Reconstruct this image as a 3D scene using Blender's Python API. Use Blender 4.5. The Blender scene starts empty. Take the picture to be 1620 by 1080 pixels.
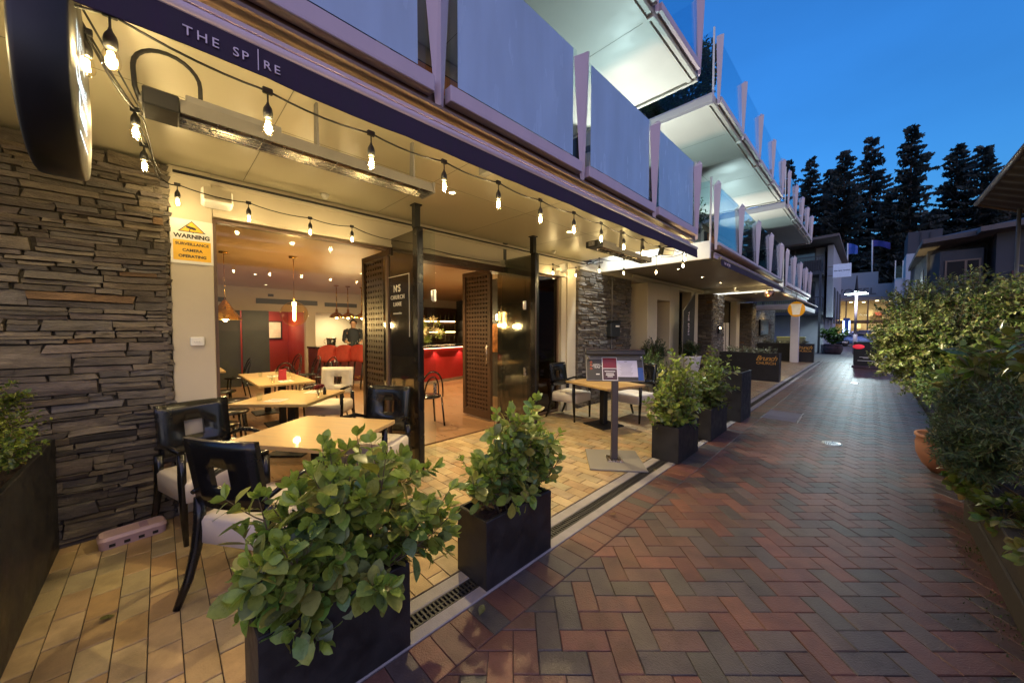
import bpy, math, random
from mathutils import Vector, Matrix, Euler
R = math.radians
rnd = random.Random(7)
SC = bpy.context.scene
COL = SC.collection

# ------------------------------------------------------------------ camera
CAM_H = 1.5; YAW = R(45.2); PIT = R(1.94); F = 561.0
cd = bpy.data.cameras.new('camera'); cam = bpy.data.objects.new('camera', cd); COL.objects.link(cam)
cd.sensor_width = 36; cd.lens = F / 1620 * 36; cd.clip_start = .03; cd.clip_end = 3000
cam.location = (0, 0, CAM_H); cam.rotation_euler = (R(90) - PIT, 0, YAW)
SC.camera = cam
_fw = Vector((-math.sin(YAW) * math.cos(PIT), math.cos(YAW) * math.cos(PIT), -math.sin(PIT)))
_rt = Vector((math.cos(YAW), math.sin(YAW), 0))
_up = _rt.cross(_fw)
def at(px, py, ax, c):
    """point of the surveyed plane (axis ax = c) seen at a pixel of the photograph"""
    d = _fw + _rt * ((px - 810) / F) + _up * ((540 - py) / F)
    o = Vector((0, 0, CAM_H)); t = (c - o[ax]) / d[ax]
    return o + d * t

# ------------------------------------------------------------------ materials
def nt(name):
    m = bpy.data.materials.new(name); m.use_nodes = True
    n = m.node_tree; n.nodes.clear(); return m, n
def N(n, t, **k):
    x = n.nodes.new(t)
    for a, b in k.items():
        if a.startswith('i_'):
            key = a[2:]; key = int(key) if key.isdigit() else key.replace('_', ' ')
            x.inputs[key].default_value = b
        else: setattr(x, a, b)
    return x
def L(n, a, b): n.links.new(a, b)
def c4(c): return (c[0], c[1], c[2], 1)

def mat(name, col, rough=.5, metal=0., var=.12, scale=6., bump=0., bscale=40., emit=None, estr=0., spec=.5, attr=None,
        stretch=(1, 1, 1), rvar=.1, coat=0., transl=0., dirt=0.):
    m, n = nt(name)
    out = N(n, 'ShaderNodeOutputMaterial'); p = N(n, 'ShaderNodeBsdfPrincipled')
    p.inputs['Metallic'].default_value = metal; p.inputs['Specular IOR Level'].default_value = spec
    p.inputs['Coat Weight'].default_value = coat
    tc = N(n, 'ShaderNodeTexCoord'); mp = N(n, 'ShaderNodeMapping'); mp.inputs['Scale'].default_value = stretch
    L(n, tc.outputs['Object'], mp.inputs['Vector'])
    nz = N(n, 'ShaderNodeTexNoise'); nz.inputs['Scale'].default_value = scale; nz.inputs['Detail'].default_value = 6
    nz.inputs['Roughness'].default_value = .65
    L(n, mp.outputs[0], nz.inputs['Vector'])
    mr = N(n, 'ShaderNodeMapRange'); mr.inputs[1].default_value = .3; mr.inputs[2].default_value = .7
    mr.inputs[3].default_value = 1 - var; mr.inputs[4].default_value = 1 + var
    L(n, nz.outputs['Fac'], mr.inputs[0])
    mul = N(n, 'ShaderNodeVectorMath', operation='MULTIPLY')
    if attr:
        a = N(n, 'ShaderNodeAttribute', attribute_name=attr); L(n, a.outputs['Color'], mul.inputs[0])
    else: mul.inputs[0].default_value = col
    L(n, mr.outputs[0], mul.inputs[1])
    cout = mul.outputs[0]
    if dirt:
        n2 = N(n, 'ShaderNodeTexNoise'); n2.inputs['Scale'].default_value = scale * .23; n2.inputs['Detail'].default_value = 8
        L(n, tc.outputs['Object'], n2.inputs['Vector'])
        m2 = N(n, 'ShaderNodeMapRange'); m2.inputs[1].default_value = .45; m2.inputs[2].default_value = .75
        m2.inputs[3].default_value = 1; m2.inputs[4].default_value = 1 - dirt
        L(n, n2.outputs['Fac'], m2.inputs[0])
        mm = N(n, 'ShaderNodeVectorMath', operation='MULTIPLY'); L(n, cout, mm.inputs[0]); L(n, m2.outputs[0], mm.inputs[1]); cout = mm.outputs[0]
    L(n, cout, p.inputs['Base Color'])
    rr = N(n, 'ShaderNodeMapRange'); rr.inputs[1].default_value = .3; rr.inputs[2].default_value = .7
    rr.inputs[3].default_value = max(0.02, rough - rvar); rr.inputs[4].default_value = min(1, rough + rvar)
    L(n, nz.outputs['Fac'], rr.inputs[0]); L(n, rr.outputs[0], p.inputs['Roughness'])
    if bump:
        nb = N(n, 'ShaderNodeTexNoise'); nb.inputs['Scale'].default_value = bscale; nb.inputs['Detail'].default_value = 5
        L(n, mp.outputs[0], nb.inputs['Vector'])
        b = N(n, 'ShaderNodeBump'); b.inputs['Strength'].default_value = bump; b.inputs['Distance'].default_value = .01
        L(n, nb.outputs['Fac'], b.inputs['Height']); L(n, b.outputs[0], p.inputs['Normal'])
    if emit:
        p.inputs['Emission Color'].default_value = c4(emit); p.inputs['Emission Strength'].default_value = estr
    sh = p.outputs[0]
    if transl:
        t = N(n, 'ShaderNodeBsdfTranslucent'); L(n, cout, t.inputs['Color'])
        mx = N(n, 'ShaderNodeMixShader', i_0=transl); L(n, sh, mx.inputs[1]); L(n, t.outputs[0], mx.inputs[2]); sh = mx.outputs[0]
    L(n, sh, out.inputs['Surface'])
    return m

def glass(name, tint=(1, 1, 1), refl=.12, rough=.0, fres=1.45):
    """thin sheet glass: clear or tinted, mirror at its fresnel"""
    m, n = nt(name)
    out = N(n, 'ShaderNodeOutputMaterial'); t = N(n, 'ShaderNodeBsdfTransparent'); t.inputs[0].default_value = c4(tint)
    g = N(n, 'ShaderNodeBsdfGlossy'); g.inputs['Roughness'].default_value = rough; g.inputs[0].default_value = (1, 1, 1, 1)
    f = N(n, 'ShaderNodeLayerWeight'); f.inputs[0].default_value = .5
    r0 = ((fres - 1) / (fres + 1)) ** 2 * .42
    pw = N(n, 'ShaderNodeMath', operation='POWER'); pw.inputs[1].default_value = 5; L(n, f.outputs['Facing'], pw.inputs[0])
    ma = N(n, 'ShaderNodeMath', operation='MULTIPLY_ADD'); ma.inputs[1].default_value = 1 - r0; ma.inputs[2].default_value = r0; L(n, pw.outputs[0], ma.inputs[0])
    mx = N(n, 'ShaderNodeMixShader'); L(n, ma.outputs[0], mx.inputs[0]); L(n, t.outputs[0], mx.inputs[1]); L(n, g.outputs[0], mx.inputs[2])
    L(n, mx.outputs[0], out.inputs[0]); return m
def emis(name, col, s):
    m, n = nt(name)
    out = N(n, 'ShaderNodeOutputMaterial'); e = N(n, 'ShaderNodeEmission'); e.inputs[0].default_value = c4(col); e.inputs[1].default_value = s
    L(n, e.outputs[0], out.inputs[0]); return m

# ------------------------------------------------------------------ meshes
class MB:
    def __init__(s): s.v = []; s.f = []; s.c = []; s.sm = []
    def add(s, vs, fs, col=None, smooth=False):
        o = len(s.v); s.v += [tuple(v) for v in vs]
        for f in fs: s.f.append(tuple(i + o for i in f)); s.c.append(col); s.sm.append(smooth)
        return s
    def box(s, x0, x1, y0, y1, z0, z1, col=None, m=None, bev=0.):
        b = min(bev, abs(x1 - x0) * .45, abs(y1 - y0) * .45, abs(z1 - z0) * .45)
        if x0 > x1: x0, x1 = x1, x0
        if y0 > y1: y0, y1 = y1, y0
        if z0 > z1: z0, z1 = z1, z0
        if b <= 0:
            vs = [(x, y, z) for z in (z0, z1) for y in (y0, y1) for x in (x0, x1)]
            fs = [(0, 2, 3, 1), (4, 5, 7, 6), (0, 1, 5, 4), (2, 6, 7, 3), (0, 4, 6, 2), (1, 3, 7, 5)]
        else:
            vs = []; idx = {}
            X = (x0, x1); Y = (y0, y1); Z = (z0, z1)
            for i in (0, 1):
                for j in (0, 1):
                    for k in (0, 1):
                        sx, sy, sz = (b if i == 0 else -b), (b if j == 0 else -b), (b if k == 0 else -b)
                        for a, p in enumerate(((X[i], Y[j] + sy, Z[k] + sz), (X[i] + sx, Y[j], Z[k] + sz), (X[i] + sx, Y[j] + sy, Z[k]))):
                            idx[i, j, k, a] = len(vs); vs.append(p)
            fs = []
            q = [(0, 0), (1, 0), (1, 1), (0, 1)]
            for i in (0, 1):
                f = [idx[i, j, k, 0] for j, k in q]; fs.append(f if i else f[::-1])
                f = [idx[j, i, k, 1] for j, k in q]; fs.append(f[::-1] if i else f)
                f = [idx[j, k, i, 2] for j, k in q]; fs.append(f if i else f[::-1])
            for j in (0, 1):
                for k in (0, 1):
                    f = [idx[0, j, k, 1], idx[1, j, k, 1], idx[1, j, k, 2], idx[0, j, k, 2]]; fs.append(f if j != k else f[::-1])
                    f = [idx[j, 0, k, 0], idx[j, 1, k, 0], idx[j, 1, k, 2], idx[j, 0, k, 2]]; fs.append(f if j == k else f[::-1])
                    f = [idx[j, k, 0, 0], idx[j, k, 1, 0], idx[j, k, 1, 1], idx[j, k, 0, 1]]; fs.append(f if j != k else f[::-1])
            for i in (0, 1):
                for j in (0, 1):
                    for k in (0, 1):
                        f = [idx[i, j, k, 0], idx[i, j, k, 1], idx[i, j, k, 2]]; fs.append(f if (i + j + k) % 2 else f[::-1])
        if m: vs = [m @ Vector(v) for v in vs]
        return s.add(vs, fs, col)
    def bar(s, p, q, r, r2=None, n=8, cap=True, col=None, smooth=True):
        return s.tube([p, q], [r, r if r2 is None else r2], n, cap, col, smooth)
    def tube(s, pts, rs, n=8, cap=True, col=None, smooth=True, flat=1.):
        pts = [Vector(p) for p in pts]
        if not hasattr(rs, '__len__'): rs = [rs] * len(pts)
        vs = []; fs = []; a = None
        for i, p in enumerate(pts):
            d = (pts[min(i + 1, len(pts) - 1)] - pts[max(i - 1, 0)]).normalized()
            if a is None: a = d.orthogonal().normalized()
            else:
                a = (a - d * a.dot(d))
                a = a.normalized() if a.length > 1e-6 else d.orthogonal().normalized()
            b = d.cross(a)
            for k in range(n):
                t = 2 * math.pi * k / n
                vs.append(p + (a * math.cos(t) + b * math.sin(t) * flat) * rs[i])
        for i in range(len(pts) - 1):
            for k in range(n):
                k2 = (k + 1) % n
                fs.append((i * n + k, i * n + k2, (i + 1) * n + k2, (i + 1) * n + k))
        o = len(s.f); s.add(vs, fs, col, smooth)
        if cap:
            m = len(s.v) - len(vs)
            s.f.append(tuple(m + k for k in range(n))[::-1]); s.c.append(col); s.sm.append(False)
            s.f.append(tuple(m + (len(pts) - 1) * n + k for k in range(n))); s.c.append(col); s.sm.append(False)
        return s
    def lathe(s, prof, c=(0, 0, 0), n=16, m=None, col=None, smooth=True, sx=1., sy=1.):
        vs = []; fs = []
        for r, z in prof:
            for k in range(n):
                t = 2 * math.pi * k / n
                v = Vector((r * math.cos(t) * sx, r * math.sin(t) * sy, z))
                if m: v = m @ v
                vs.append((v[0] + c[0], v[1] + c[1], v[2] + c[2]))
        for i in range(len(prof) - 1):
            for k in range(n):
                k2 = (k + 1) % n; fs.append((i * n + k, i * n + k2, (i + 1) * n + k2, (i + 1) * n + k))
        if prof[0][0] > 1e-5: fs.append(tuple(range(n))[::-1])
        if prof[-1][0] > 1e-5: fs.append(tuple((len(prof) - 1) * n + k for k in range(n)))
        return s.add(vs, fs, col, smooth)
    def prism(s, poly, axis, a, b, col=None, m=None):
        """extrude a 2D polygon along axis from a to b; poly coords are the other two axes in order"""
        def P(u, w, t): return ((t, u, w), (u, t, w), (u, w, t))[axis]
        n = len(poly); vs = [P(u, w, a) for u, w in poly] + [P(u, w, b) for u, w in poly]
        if m: vs = [m @ Vector(v) for v in vs]
        fs = [tuple(range(n))[::-1], tuple(range(n, 2 * n))] + [(i, (i + 1) % n, (i + 1) % n + n, i + n) for i in range(n)]
        return s.add(vs, fs, col)
    def quad(s, a, b, c, d, col=None): return s.add([a, b, c, d], [(0, 1, 2, 3)], col)
    def grid(s, fn, nu, nv, col=None, smooth=True, both=False):
        vs = [fn(i / nu, j / nv) for j in range(nv + 1) for i in range(nu + 1)]
        w = nu + 1
        fs = [(j * w + i, j * w + i + 1, (j + 1) * w + i + 1, (j + 1) * w + i) for j in range(nv) for i in range(nu)]
        return s.add(vs, fs, col, smooth)
    def build(s, name, m, parent=None, world=True, fix=True):
        me = bpy.data.meshes.new(name)
        off = Vector((0, 0, 0))
        if parent is not None and world: off = root_loc(parent)
        me.from_pydata([tuple(Vector(v) - off) for v in s.v] if off.length else s.v, [], s.f)
        if any(c is not None for c in s.c):
            a = me.color_attributes.new('Col', 'FLOAT_COLOR', 'CORNER')
            buf = []
            for p, c in zip(me.polygons, s.c):
                c = c or (1, 1, 1); buf += [c[0], c[1], c[2], 1.] * p.loop_total
            a.data.foreach_set('color', buf)
        me.polygons.foreach_set('use_smooth', [bool(x) for x in s.sm])
        if fix and len(s.f) < 60000:
            import bmesh
            bm = bmesh.new(); bm.from_mesh(me); bmesh.ops.recalc_face_normals(bm, faces=bm.faces); bm.to_mesh(me); bm.free()
        me.materials.append(m); me.update()
        o = bpy.data.objects.new(name, me); COL.objects.link(o)
        if parent is not None: o.parent = parent
        return o

def root_loc(o):
    while o.parent is not None: o = o.parent
    return Vector(o.location)
def tag(o, label=None, cat=None, group=None, kind=None):
    if label: o['label'] = label
    if cat: o['category'] = cat
    if group: o['group'] = group
    if kind: o['kind'] = kind
    return o
def thing(name, label, cat, loc=(0, 0, 0), rz=0., group=None):
    o = bpy.data.objects.new(name, None); o.empty_display_size = .1; COL.objects.link(o)
    o.location = loc; o.rotation_euler = (0, 0, rz)
    return tag(o, label, cat, group)
def one(mb, name, m, label, cat, loc=None, group=None):
    """a thing that is one mesh, origin moved to its base"""
    if loc is None:
        xs = [v[0] for v in mb.v]; ys = [v[1] for v in mb.v]; zs = [v[2] for v in mb.v]
        loc = ((min(xs) + max(xs)) / 2, (min(ys) + max(ys)) / 2, min(zs))
    l = Vector(loc); mb.v = [tuple(Vector(v) - l) for v in mb.v]
    o = mb.build(name, m); o.location = l
    return tag(o, label, cat, group)
def copy_tree(o, parent=None):
    c = o.copy(); COL.objects.link(c); c.parent = parent
    for ch in list(o.children): copy_tree(ch, c)
    return c
def dup(o, loc, rz, label, group=None):
    c = copy_tree(o); c.location = loc; c.rotation_euler = (0, 0, rz); c['label'] = label
    if group: c['group'] = group
    return c
def lettering(txt, size, origin, ux, uz, m, parent, name='lettering', align='CENTER', thick=.002, bold=0., shear=0., spacing=1., extra=None):
    """flat letters standing on the plane spanned by ux (reading direction) and uz (up)"""
    cu = bpy.data.curves.new('letters', 'FONT'); cu.body = txt; cu.size = size; cu.extrude = thick; cu.offset = bold
    cu.align_x = align; cu.shear = shear; cu.space_character = spacing; cu.resolution_u = 3; cu.space_line = .95
    o = bpy.data.objects.new('letters', cu); COL.objects.link(o)
    dg = bpy.context.evaluated_depsgraph_get(); dg.update()
    me = bpy.data.meshes.new_from_object(o.evaluated_get(dg))
    bpy.data.objects.remove(o); bpy.data.curves.remove(cu)
    ux = Vector(ux).normalized(); uz = Vector(uz).normalized(); un = ux.cross(uz)
    off = root_loc(parent) if parent is not None else Vector((0, 0, 0))
    for v in me.vertices:
        c = v.co; v.co = Vector(origin) + ux * c[0] + uz * c[1] + un * c[2] - off
    if extra:
        import bmesh
        bm = bmesh.new(); bm.from_mesh(me)
        for (a0, a1, b0, b1) in extra:
            vs = [bm.verts.new(Vector(origin) + ux * a + uz * b + un * (thick + .0005) - off) for a, b in ((a0, b0), (a1, b0), (a1, b1), (a0, b1))]
            bm.faces.new(vs)
        bm.to_mesh(me); bm.free()
    me.materials.clear(); me.materials.append(m); me.name = name
    ob = bpy.data.objects.new(name, me); COL.objects.link(ob); ob.parent = parent
    return ob
def point_lamp(name, loc, col, w, r=.03, parent=None):
    l = bpy.data.lights.new(name, 'POINT'); l.color = col; l.energy = w; l.shadow_soft_size = r
    o = bpy.data.objects.new(name, l); COL.objects.link(o); o.location = Vector(loc) - (root_loc(parent) if parent else Vector((0, 0, 0)))
    if parent: o.parent = parent
    return o
def spot_lamp(name, loc, to, col, w, ang=100, r=.04, blend=.6, parent=None):
    l = bpy.data.lights.new(name, 'SPOT'); l.color = col; l.energy = w; l.shadow_soft_size = r; l.spot_size = R(ang); l.spot_blend = blend
    o = bpy.data.objects.new(name, l); COL.objects.link(o)
    o.rotation_euler = (Vector(to) - Vector(loc)).to_track_quat('-Z', 'Y').to_euler()
    o.location = Vector(loc) - (root_loc(parent) if parent else Vector((0, 0, 0)))
    if parent: o.parent = parent
    return o
# ------------------------------------------------------------------ sky and light
w = bpy.data.worlds.new('World'); SC.world = w; w.use_nodes = True
wn = w.node_tree; wn.nodes.clear()
SUN_EL = R(1.5); SUN_ROT = R(135)
wo = N(wn, 'ShaderNodeOutputWorld'); bg = N(wn, 'ShaderNodeBackground')
sk = N(wn, 'ShaderNodeTexSky', sky_type='NISHITA', sun_disc=False)
sk.sun_elevation = SUN_EL; sk.sun_rotation = SUN_ROT; sk.altitude = 300; sk.air_density = 1.3; sk.dust_density = .6; sk.ozone_density = 5
tint = N(wn, 'ShaderNodeVectorMath', operation='MULTIPLY'); tint.inputs[1].default_value = (3.0, 4.2, 4.35)
L(wn, sk.outputs[0], tint.inputs[0])
# the afterglow lies behind the photographer, over the right bank
tcw = N(wn, 'ShaderNodeTexCoord'); dt = N(wn, 'ShaderNodeVectorMath', operation='DOT_PRODUCT')
dt.inputs[1].default_value = Vector((.86, -.45, .22)).normalized()
L(wn, tcw.outputs['Generated'], dt.inputs[0])
mr = N(wn, 'ShaderNodeMapRange', interpolation_type='SMOOTHSTEP'); mr.inputs[1].default_value = .05; mr.inputs[2].default_value = 1.
mr.inputs[3].default_value = 0; mr.inputs[4].default_value = 1
L(wn, dt.outputs['Value'], mr.inputs[0])
glow = N(wn, 'ShaderNodeVectorMath', operation='SCALE'); glow.inputs[0].default_value = (3.0, 1.75, 1.75)
L(wn, mr.outputs[0], glow.inputs[3])
add = N(wn, 'ShaderNodeVectorMath', operation='ADD'); L(wn, tint.outputs[0], add.inputs[0]); L(wn, glow.outputs[0], add.inputs[1])
nzw = N(wn, 'ShaderNodeTexNoise'); nzw.inputs['Scale'].default_value = 2.2; nzw.inputs['Detail'].default_value = 5; nzw.inputs['Roughness'].default_value = .45
mpw = N(wn, 'ShaderNodeMapping'); mpw.inputs['Scale'].default_value = (1, 1, 2.6); L(wn, tcw.outputs['Generated'], mpw.inputs[0]); L(wn, mpw.outputs[0], nzw.inputs['Vector'])
mrw = N(wn, 'ShaderNodeMapRange'); mrw.inputs[1].default_value = .3; mrw.inputs[2].default_value = .7; mrw.inputs[3].default_value = .88; mrw.inputs[4].default_value = 1.12; L(wn, nzw.outputs[0], mrw.inputs[0])
cl = N(wn, 'ShaderNodeVectorMath', operation='SCALE'); L(wn, add.outputs[0], cl.inputs[0]); L(wn, mrw.outputs[0], cl.inputs[3])
L(wn, cl.outputs[0], bg.inputs['Color']); bg.inputs['Strength'].default_value = .1
L(wn, bg.outputs[0], wo.inputs[0])
sl = bpy.data.lights.new('sun', 'SUN'); sl.energy = .02; sl.angle = R(15); sl.color = (1, .75, .7)
so = bpy.data.objects.new('sun', sl); COL.objects.link(so)
so.rotation_euler = (R(90) - R(6), 0, math.pi - SUN_ROT + math.pi)
vs = SC.view_settings; vs.view_transform = 'Standard'; vs.look = 'None'; vs.exposure = 1.25; vs.gamma = 1; vs.use_curve_mapping = False
cy = SC.cycles
cy.max_bounces = 8; cy.diffuse_bounces = 4; cy.glossy_bounces = 4; cy.transmission_bounces = 6; cy.transparent_max_bounces = 24
cy.caustics_reflective = False; cy.caustics_refractive = False; cy.sample_clamp_indirect = 4; cy.use_denoising = True
cy.use_light_tree = True; cy.blur_glossy = .5

WARM = (1., .775, .37); WARM2 = (1., .69, .32); COOL = (.95, 1., .92)
M = {}
M['black'] = mat('black_paint', (.009, .009, .009), .5, var=.2)
M['black_gloss'] = mat('black_lacquer', (.008, .008, .009), .22, var=.2)
M['planter'] = mat('planter_black', (.013, .0125, .013), .52, var=.45, scale=7, bump=.10, bscale=120, dirt=-.9, rvar=.16)
M['cream'] = mat('cream_render', (.50, .44, .34), .6, var=.04, scale=3, bump=.03, bscale=150)
M['soffit'] = mat('cream_soffit', (.42, .38, .275), .36, var=.03, scale=1.2, rvar=.06)
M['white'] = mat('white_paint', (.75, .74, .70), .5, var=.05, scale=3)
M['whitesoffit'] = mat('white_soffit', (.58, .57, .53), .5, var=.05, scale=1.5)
M['mauve'] = mat('mauve_metal', (.52, .42, .48), .45, var=.07, scale=3, stretch=(1, 1, .2))
M['purple'] = mat('aubergine_canvas', (.030, .016, .036), .8, var=.3, scale=14, stretch=(1, 1, .15), bump=.1, bscale=300)
M['bronze'] = mat('bronze_metal', (.16, .10, .07), .45, var=.15)
M['letter'] = mat('pale_lettering', (.75, .62, .68), .6, var=.02)
M['letterw'] = mat('white_lettering', (.82, .80, .72), .5, var=.02)
M['gold'] = mat('gold_lettering', (.70, .36, .06), .4, var=.05)
M['steel'] = mat('brushed_steel', (.55, .52, .48), .28, metal=1, var=.1, scale=30, stretch=(1, .05, 1))
M['grey'] = mat('grey_metal', (.20, .19, .175), .5, var=.1)
M['cable'] = mat('black_cable', (.010, .010, .010), .5, var=.1)
M['clear'] = glass('clear_glass', (.93, .96, .95))
M['bulbglass'] = glass('bulb_glass', (1., .96, .88))
M['tinted'] = glass('tinted_glass', (.24, .22, .18), fres=1.9)
M['balglass'] = glass('balcony_glass', (.80, .92, .96))
M['filament'] = emis('filament', (1., .74, .36), 60)
M['wood'] = mat('oak_top', (.50, .33, .15), .42, var=.16, scale=5, stretch=(.6, 7, 1), rvar=.06, coat=.15)
M['brown'] = mat('dark_timber', (.055, .028, .015), .45, var=.25, scale=6, stretch=(5, 5, .5))
M['ivory'] = mat('ivory_vinyl', (.62, .56, .50), .42, var=.04, bump=.04, bscale=90)
M['soil'] = mat('potting_soil', (.035, .020, .013), .95, var=.6, scale=40, bump=1, bscale=60)
M['leaf'] = mat('glossy_leaf', (.1, .2, .04), .30, attr='Col', var=.22, scale=30, transl=.30, spec=.5, rvar=.06)
M['fine'] = mat('fine_foliage', (.05, .1, .03), .55, attr='Col', var=.25, scale=10, transl=.3)
M['stem'] = mat('twig_bark', (.12, .085, .045), .8, var=.3, scale=30)
M['needle'] = mat('dark_needles', (.012, .022, .020), .8, attr='Col', var=.2, scale=1)
M['bark'] = mat('tree_bark', (.05, .04, .035), .9, var=.3)
M['concrete'] = mat('pale_concrete', (.30, .28, .27), .7, var=.15, scale=9, bump=.25, bscale=160, dirt=.3)
M['iron'] = mat('cast_iron', (.030, .029, .028), .45, var=.3, scale=20)
M['lanebrick'] = mat('clay_paver', (.2, .1, .08), .35, attr='Col', var=.14, scale=30, bump=.4, bscale=130, rvar=.08, dirt=.38, spec=.42)
M['mortar'] = mat('sand_joint', (.045, .042, .038), .9, var=.4, scale=30)
M['terrbrick'] = mat('buff_paver', (.4, .3, .2), .42, attr='Col', var=.12, scale=22, bump=.25, bscale=150, rvar=.1, dirt=.45)
M['plaza'] = mat('plaza_paver', (.16, .15, .155), .42, attr='Col', var=.15, scale=2, rvar=.1, dirt=.2)
M['asphalt'] = mat('asphalt', (.05, .05, .052), .6, var=.3, scale=3, bump=.3, bscale=60)
M['stone'] = mat('schist', (.2, .18, .16), .75, attr='Col', var=.38, scale=9, stretch=(1, 1, 4), bump=1., bscale=45, dirt=.3, spec=.3)
M['stonegap'] = mat('stone_shadow_gap', (.055, .047, .040), .95, var=.3)

def poly_clip(poly, ax, c, keep_gt):
    out = []
    for i in range(len(poly)):
        a = poly[i]; b = poly[(i + 1) % len(poly)]
        ia = (a[ax] >= c) == keep_gt; ib = (b[ax] >= c) == keep_gt
        if ia: out.append(a)
        if ia != ib:
            t = (c - a[ax]) / (b[ax] - a[ax]); out.append((a[0] + (b[0] - a[0]) * t, a[1] + (b[1] - a[1]) * t))
    return out
def paver(mb, poly, z, col, bev=.004, gap=.002, dep=.008):
    """one paver: top face, chamfer and the start of its sides"""
    n = len(poly)
    if n < 3: return
    cx = sum(p[0] for p in poly) / n; cy_ = sum(p[1] for p in poly) / n
    area = abs(sum(poly[i][0] * poly[(i + 1) % n][1] - poly[(i + 1) % n][0] * poly[i][1] for i in range(n))) / 2
    if area < .0008: return
    def ins(d):
        q = []
        for p in poly:
            v = Vector((cx - p[0], cy_ - p[1])); l = v.length; v = v / l if l else v
            q.append((p[0] + v[0] * d * 1.3, p[1] + v[1] * d * 1.3))
        return q
    a = ins(gap); b = ins(gap + bev)
    t1 = rnd.uniform(-.0012, .0012)
    vs = [(p[0], p[1], z + t1) for p in b] + [(p[0], p[1], z - .003) for p in a] + [(p[0], p[1], z - dep) for p in a]
    fs = [tuple(range(n))]
    for i in range(n):
        j = (i + 1) % n
        fs += [(i, i + n, j + n, j), (i + n, i + 2 * n, j + 2 * n, j + n)]
    mb.add(vs, fs, col)
def vary(c, v=.12, h=.05):
    k = 1 + rnd.uniform(-v, v)
    return tuple(max(0, x * k * (1 + rnd.uniform(-h, h))) for x in c)

# ------------------------------------------------------------------ ground
g = MB(); S = 600
for i in range(12):
    for j in range(12):
        x0 = -S + i * 100; y0 = -S + j * 100
        g.quad((x0, y0, -.03), (x0 + 100, y0, -.03), (x0 + 100, y0 + 100, -.03), (x0, y0 + 100, -.03))
tag(g.build('ground', M['asphalt']), kind='structure')
g = MB(); g.quad((-1.5, -3, -.007), (3.2, -3, -.007), (3.2, 22, -.007), (-1.5, 22, -.007))
tag(g.build('lane_bed', M['mortar']), kind='structure')
LB = [(.162, .074, .052), (.175, .080, .055), (.142, .070, .053), (.100, .083, .070), (.116, .086, .070), (.090, .077, .068), (.152, .080, .058), (.132, .074, .056)]
g = MB(); Wb = .115; s2 = math.sqrt(.5)
def rot45(a, b): return ((a - b) * s2, (a + b) * s2)
NN = 170
for i in range(-NN, NN):
    for j in range(-NN, NN):
        k = (i - j) % 4
        if k == 0: r = (i, j, i + 2, j + 1)
        elif k == 2: r = (i, j - 1, i + 1, j + 1)
        else: continue
        cxx, cyy = rot45((r[0] + r[2]) / 2 * Wb, (r[1] + r[3]) / 2 * Wb)
        if not (-1.5 < cxx < 2.6 and -2.2 < cyy < 22.1): continue
        q = [rot45(a * Wb, b * Wb) for a, b in ((r[0], r[1]), (r[2], r[1]), (r[2], r[3]), (r[0], r[3]))]
        q = poly_clip(q, 0, -1.262, True)
        if len(q) >= 3: q = poly_clip(q, 1, 22., False)
        if len(q) >= 3: paver(g, q, 0., vary(rnd.choice(LB), .16, .05))
y = -2.2
while y < 22:
    paver(g, [(-1.49, y), (-1.262, y), (-1.262, y + .115), (-1.49, y + .115)], 0., vary(rnd.choice(LB), .16, .05)); y += .115
tag(g.build('lane_paving', M['lanebrick'], fix=False), kind='structure')
# moss and weeds in the joints by the planter wall
g = MB()
for i in range(900):
    yy = rnd.uniform(1.6, 4.6); xx = .66 - abs(rnd.gauss(0, .10)) - .012 * yy
    if rnd.random() < .45: yy = rnd.choice((2.05, 3.05, 3.9)) + rnd.gauss(0, .1); xx = .60 - abs(rnd.gauss(0, .05))
    a = rnd.uniform(0, 6.28); l = rnd.uniform(.005, .014)
    h = rnd.uniform(.003, .022)
    p = Vector((xx, yy, -.004)); d = Vector((math.cos(a) * l, math.sin(a) * l, h)); e = Vector((-math.sin(a), math.cos(a), 0)) * l * .5
    g.add([p - e, p + e, p + d], [(0, 1, 2)], vary((.07, .12, .025), .4, .1))
tag(g.build('weeds', M['fine'], fix=False), kind='stuff')
# kerb, drain
g = MB()
g.box(-1.57, -1.493, -3, 22, -.03, .004, bev=.004); g.box(-1.752, -1.665, -3, 22, -.03, .004, bev=.004)
tag(g.build('kerb_strip', M['concrete']), kind='structure')
g = MB(); g.box(-1.662, -1.574, -2, 14, -.06, -.035)
g.box(-1.664, -1.655, -2, 14, -.035, .001); g.box(-1.581, -1.572, -2, 14, -.035, .001)
y = -2
while y < 14:
    g.box(-1.655, -1.581, y, y + .011, -.016, 0.); y += .025
g.box(-1.622, -1.614, -2, 14, -.02, -.002)
one(g, 'drain_grate', M['iron'], 'long cast iron slotted drain grate along the terrace edge', 'drain grate')
# terrace
g = MB(); g.quad((-4.0, -3, -.007), (-1.7, -3, -.007), (-1.7, 22, -.007), (-4.0, 22, -.007))
tag(g.build('terrace_bed', M['mortar']), kind='structure')
TB = [(.42, .315, .17), (.40, .29, .15), (.37, .26, .135), (.44, .335, .19), (.35, .28, .17), (.40, .27, .135)]
g = MB(); row = 0; y = -2.2
while y < 22:
    x = -4.0 - (.12 if row % 2 else 0)
    while x < -1.76:
        q = [(x, y), (x + .24, y), (x + .24, y + .118), (x, y + .118)]
        q = poly_clip(poly_clip(q, 0, -1.762, False), 0, -4.0, True)
        paver(g, q, .002, vary(rnd.choice(TB), .10, .04), bev=.003, gap=.0030)
        x += .24
    y += .118; row += 1
tag(g.build('terrace_paving', M['terrbrick'], fix=False), kind='structure')
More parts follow.
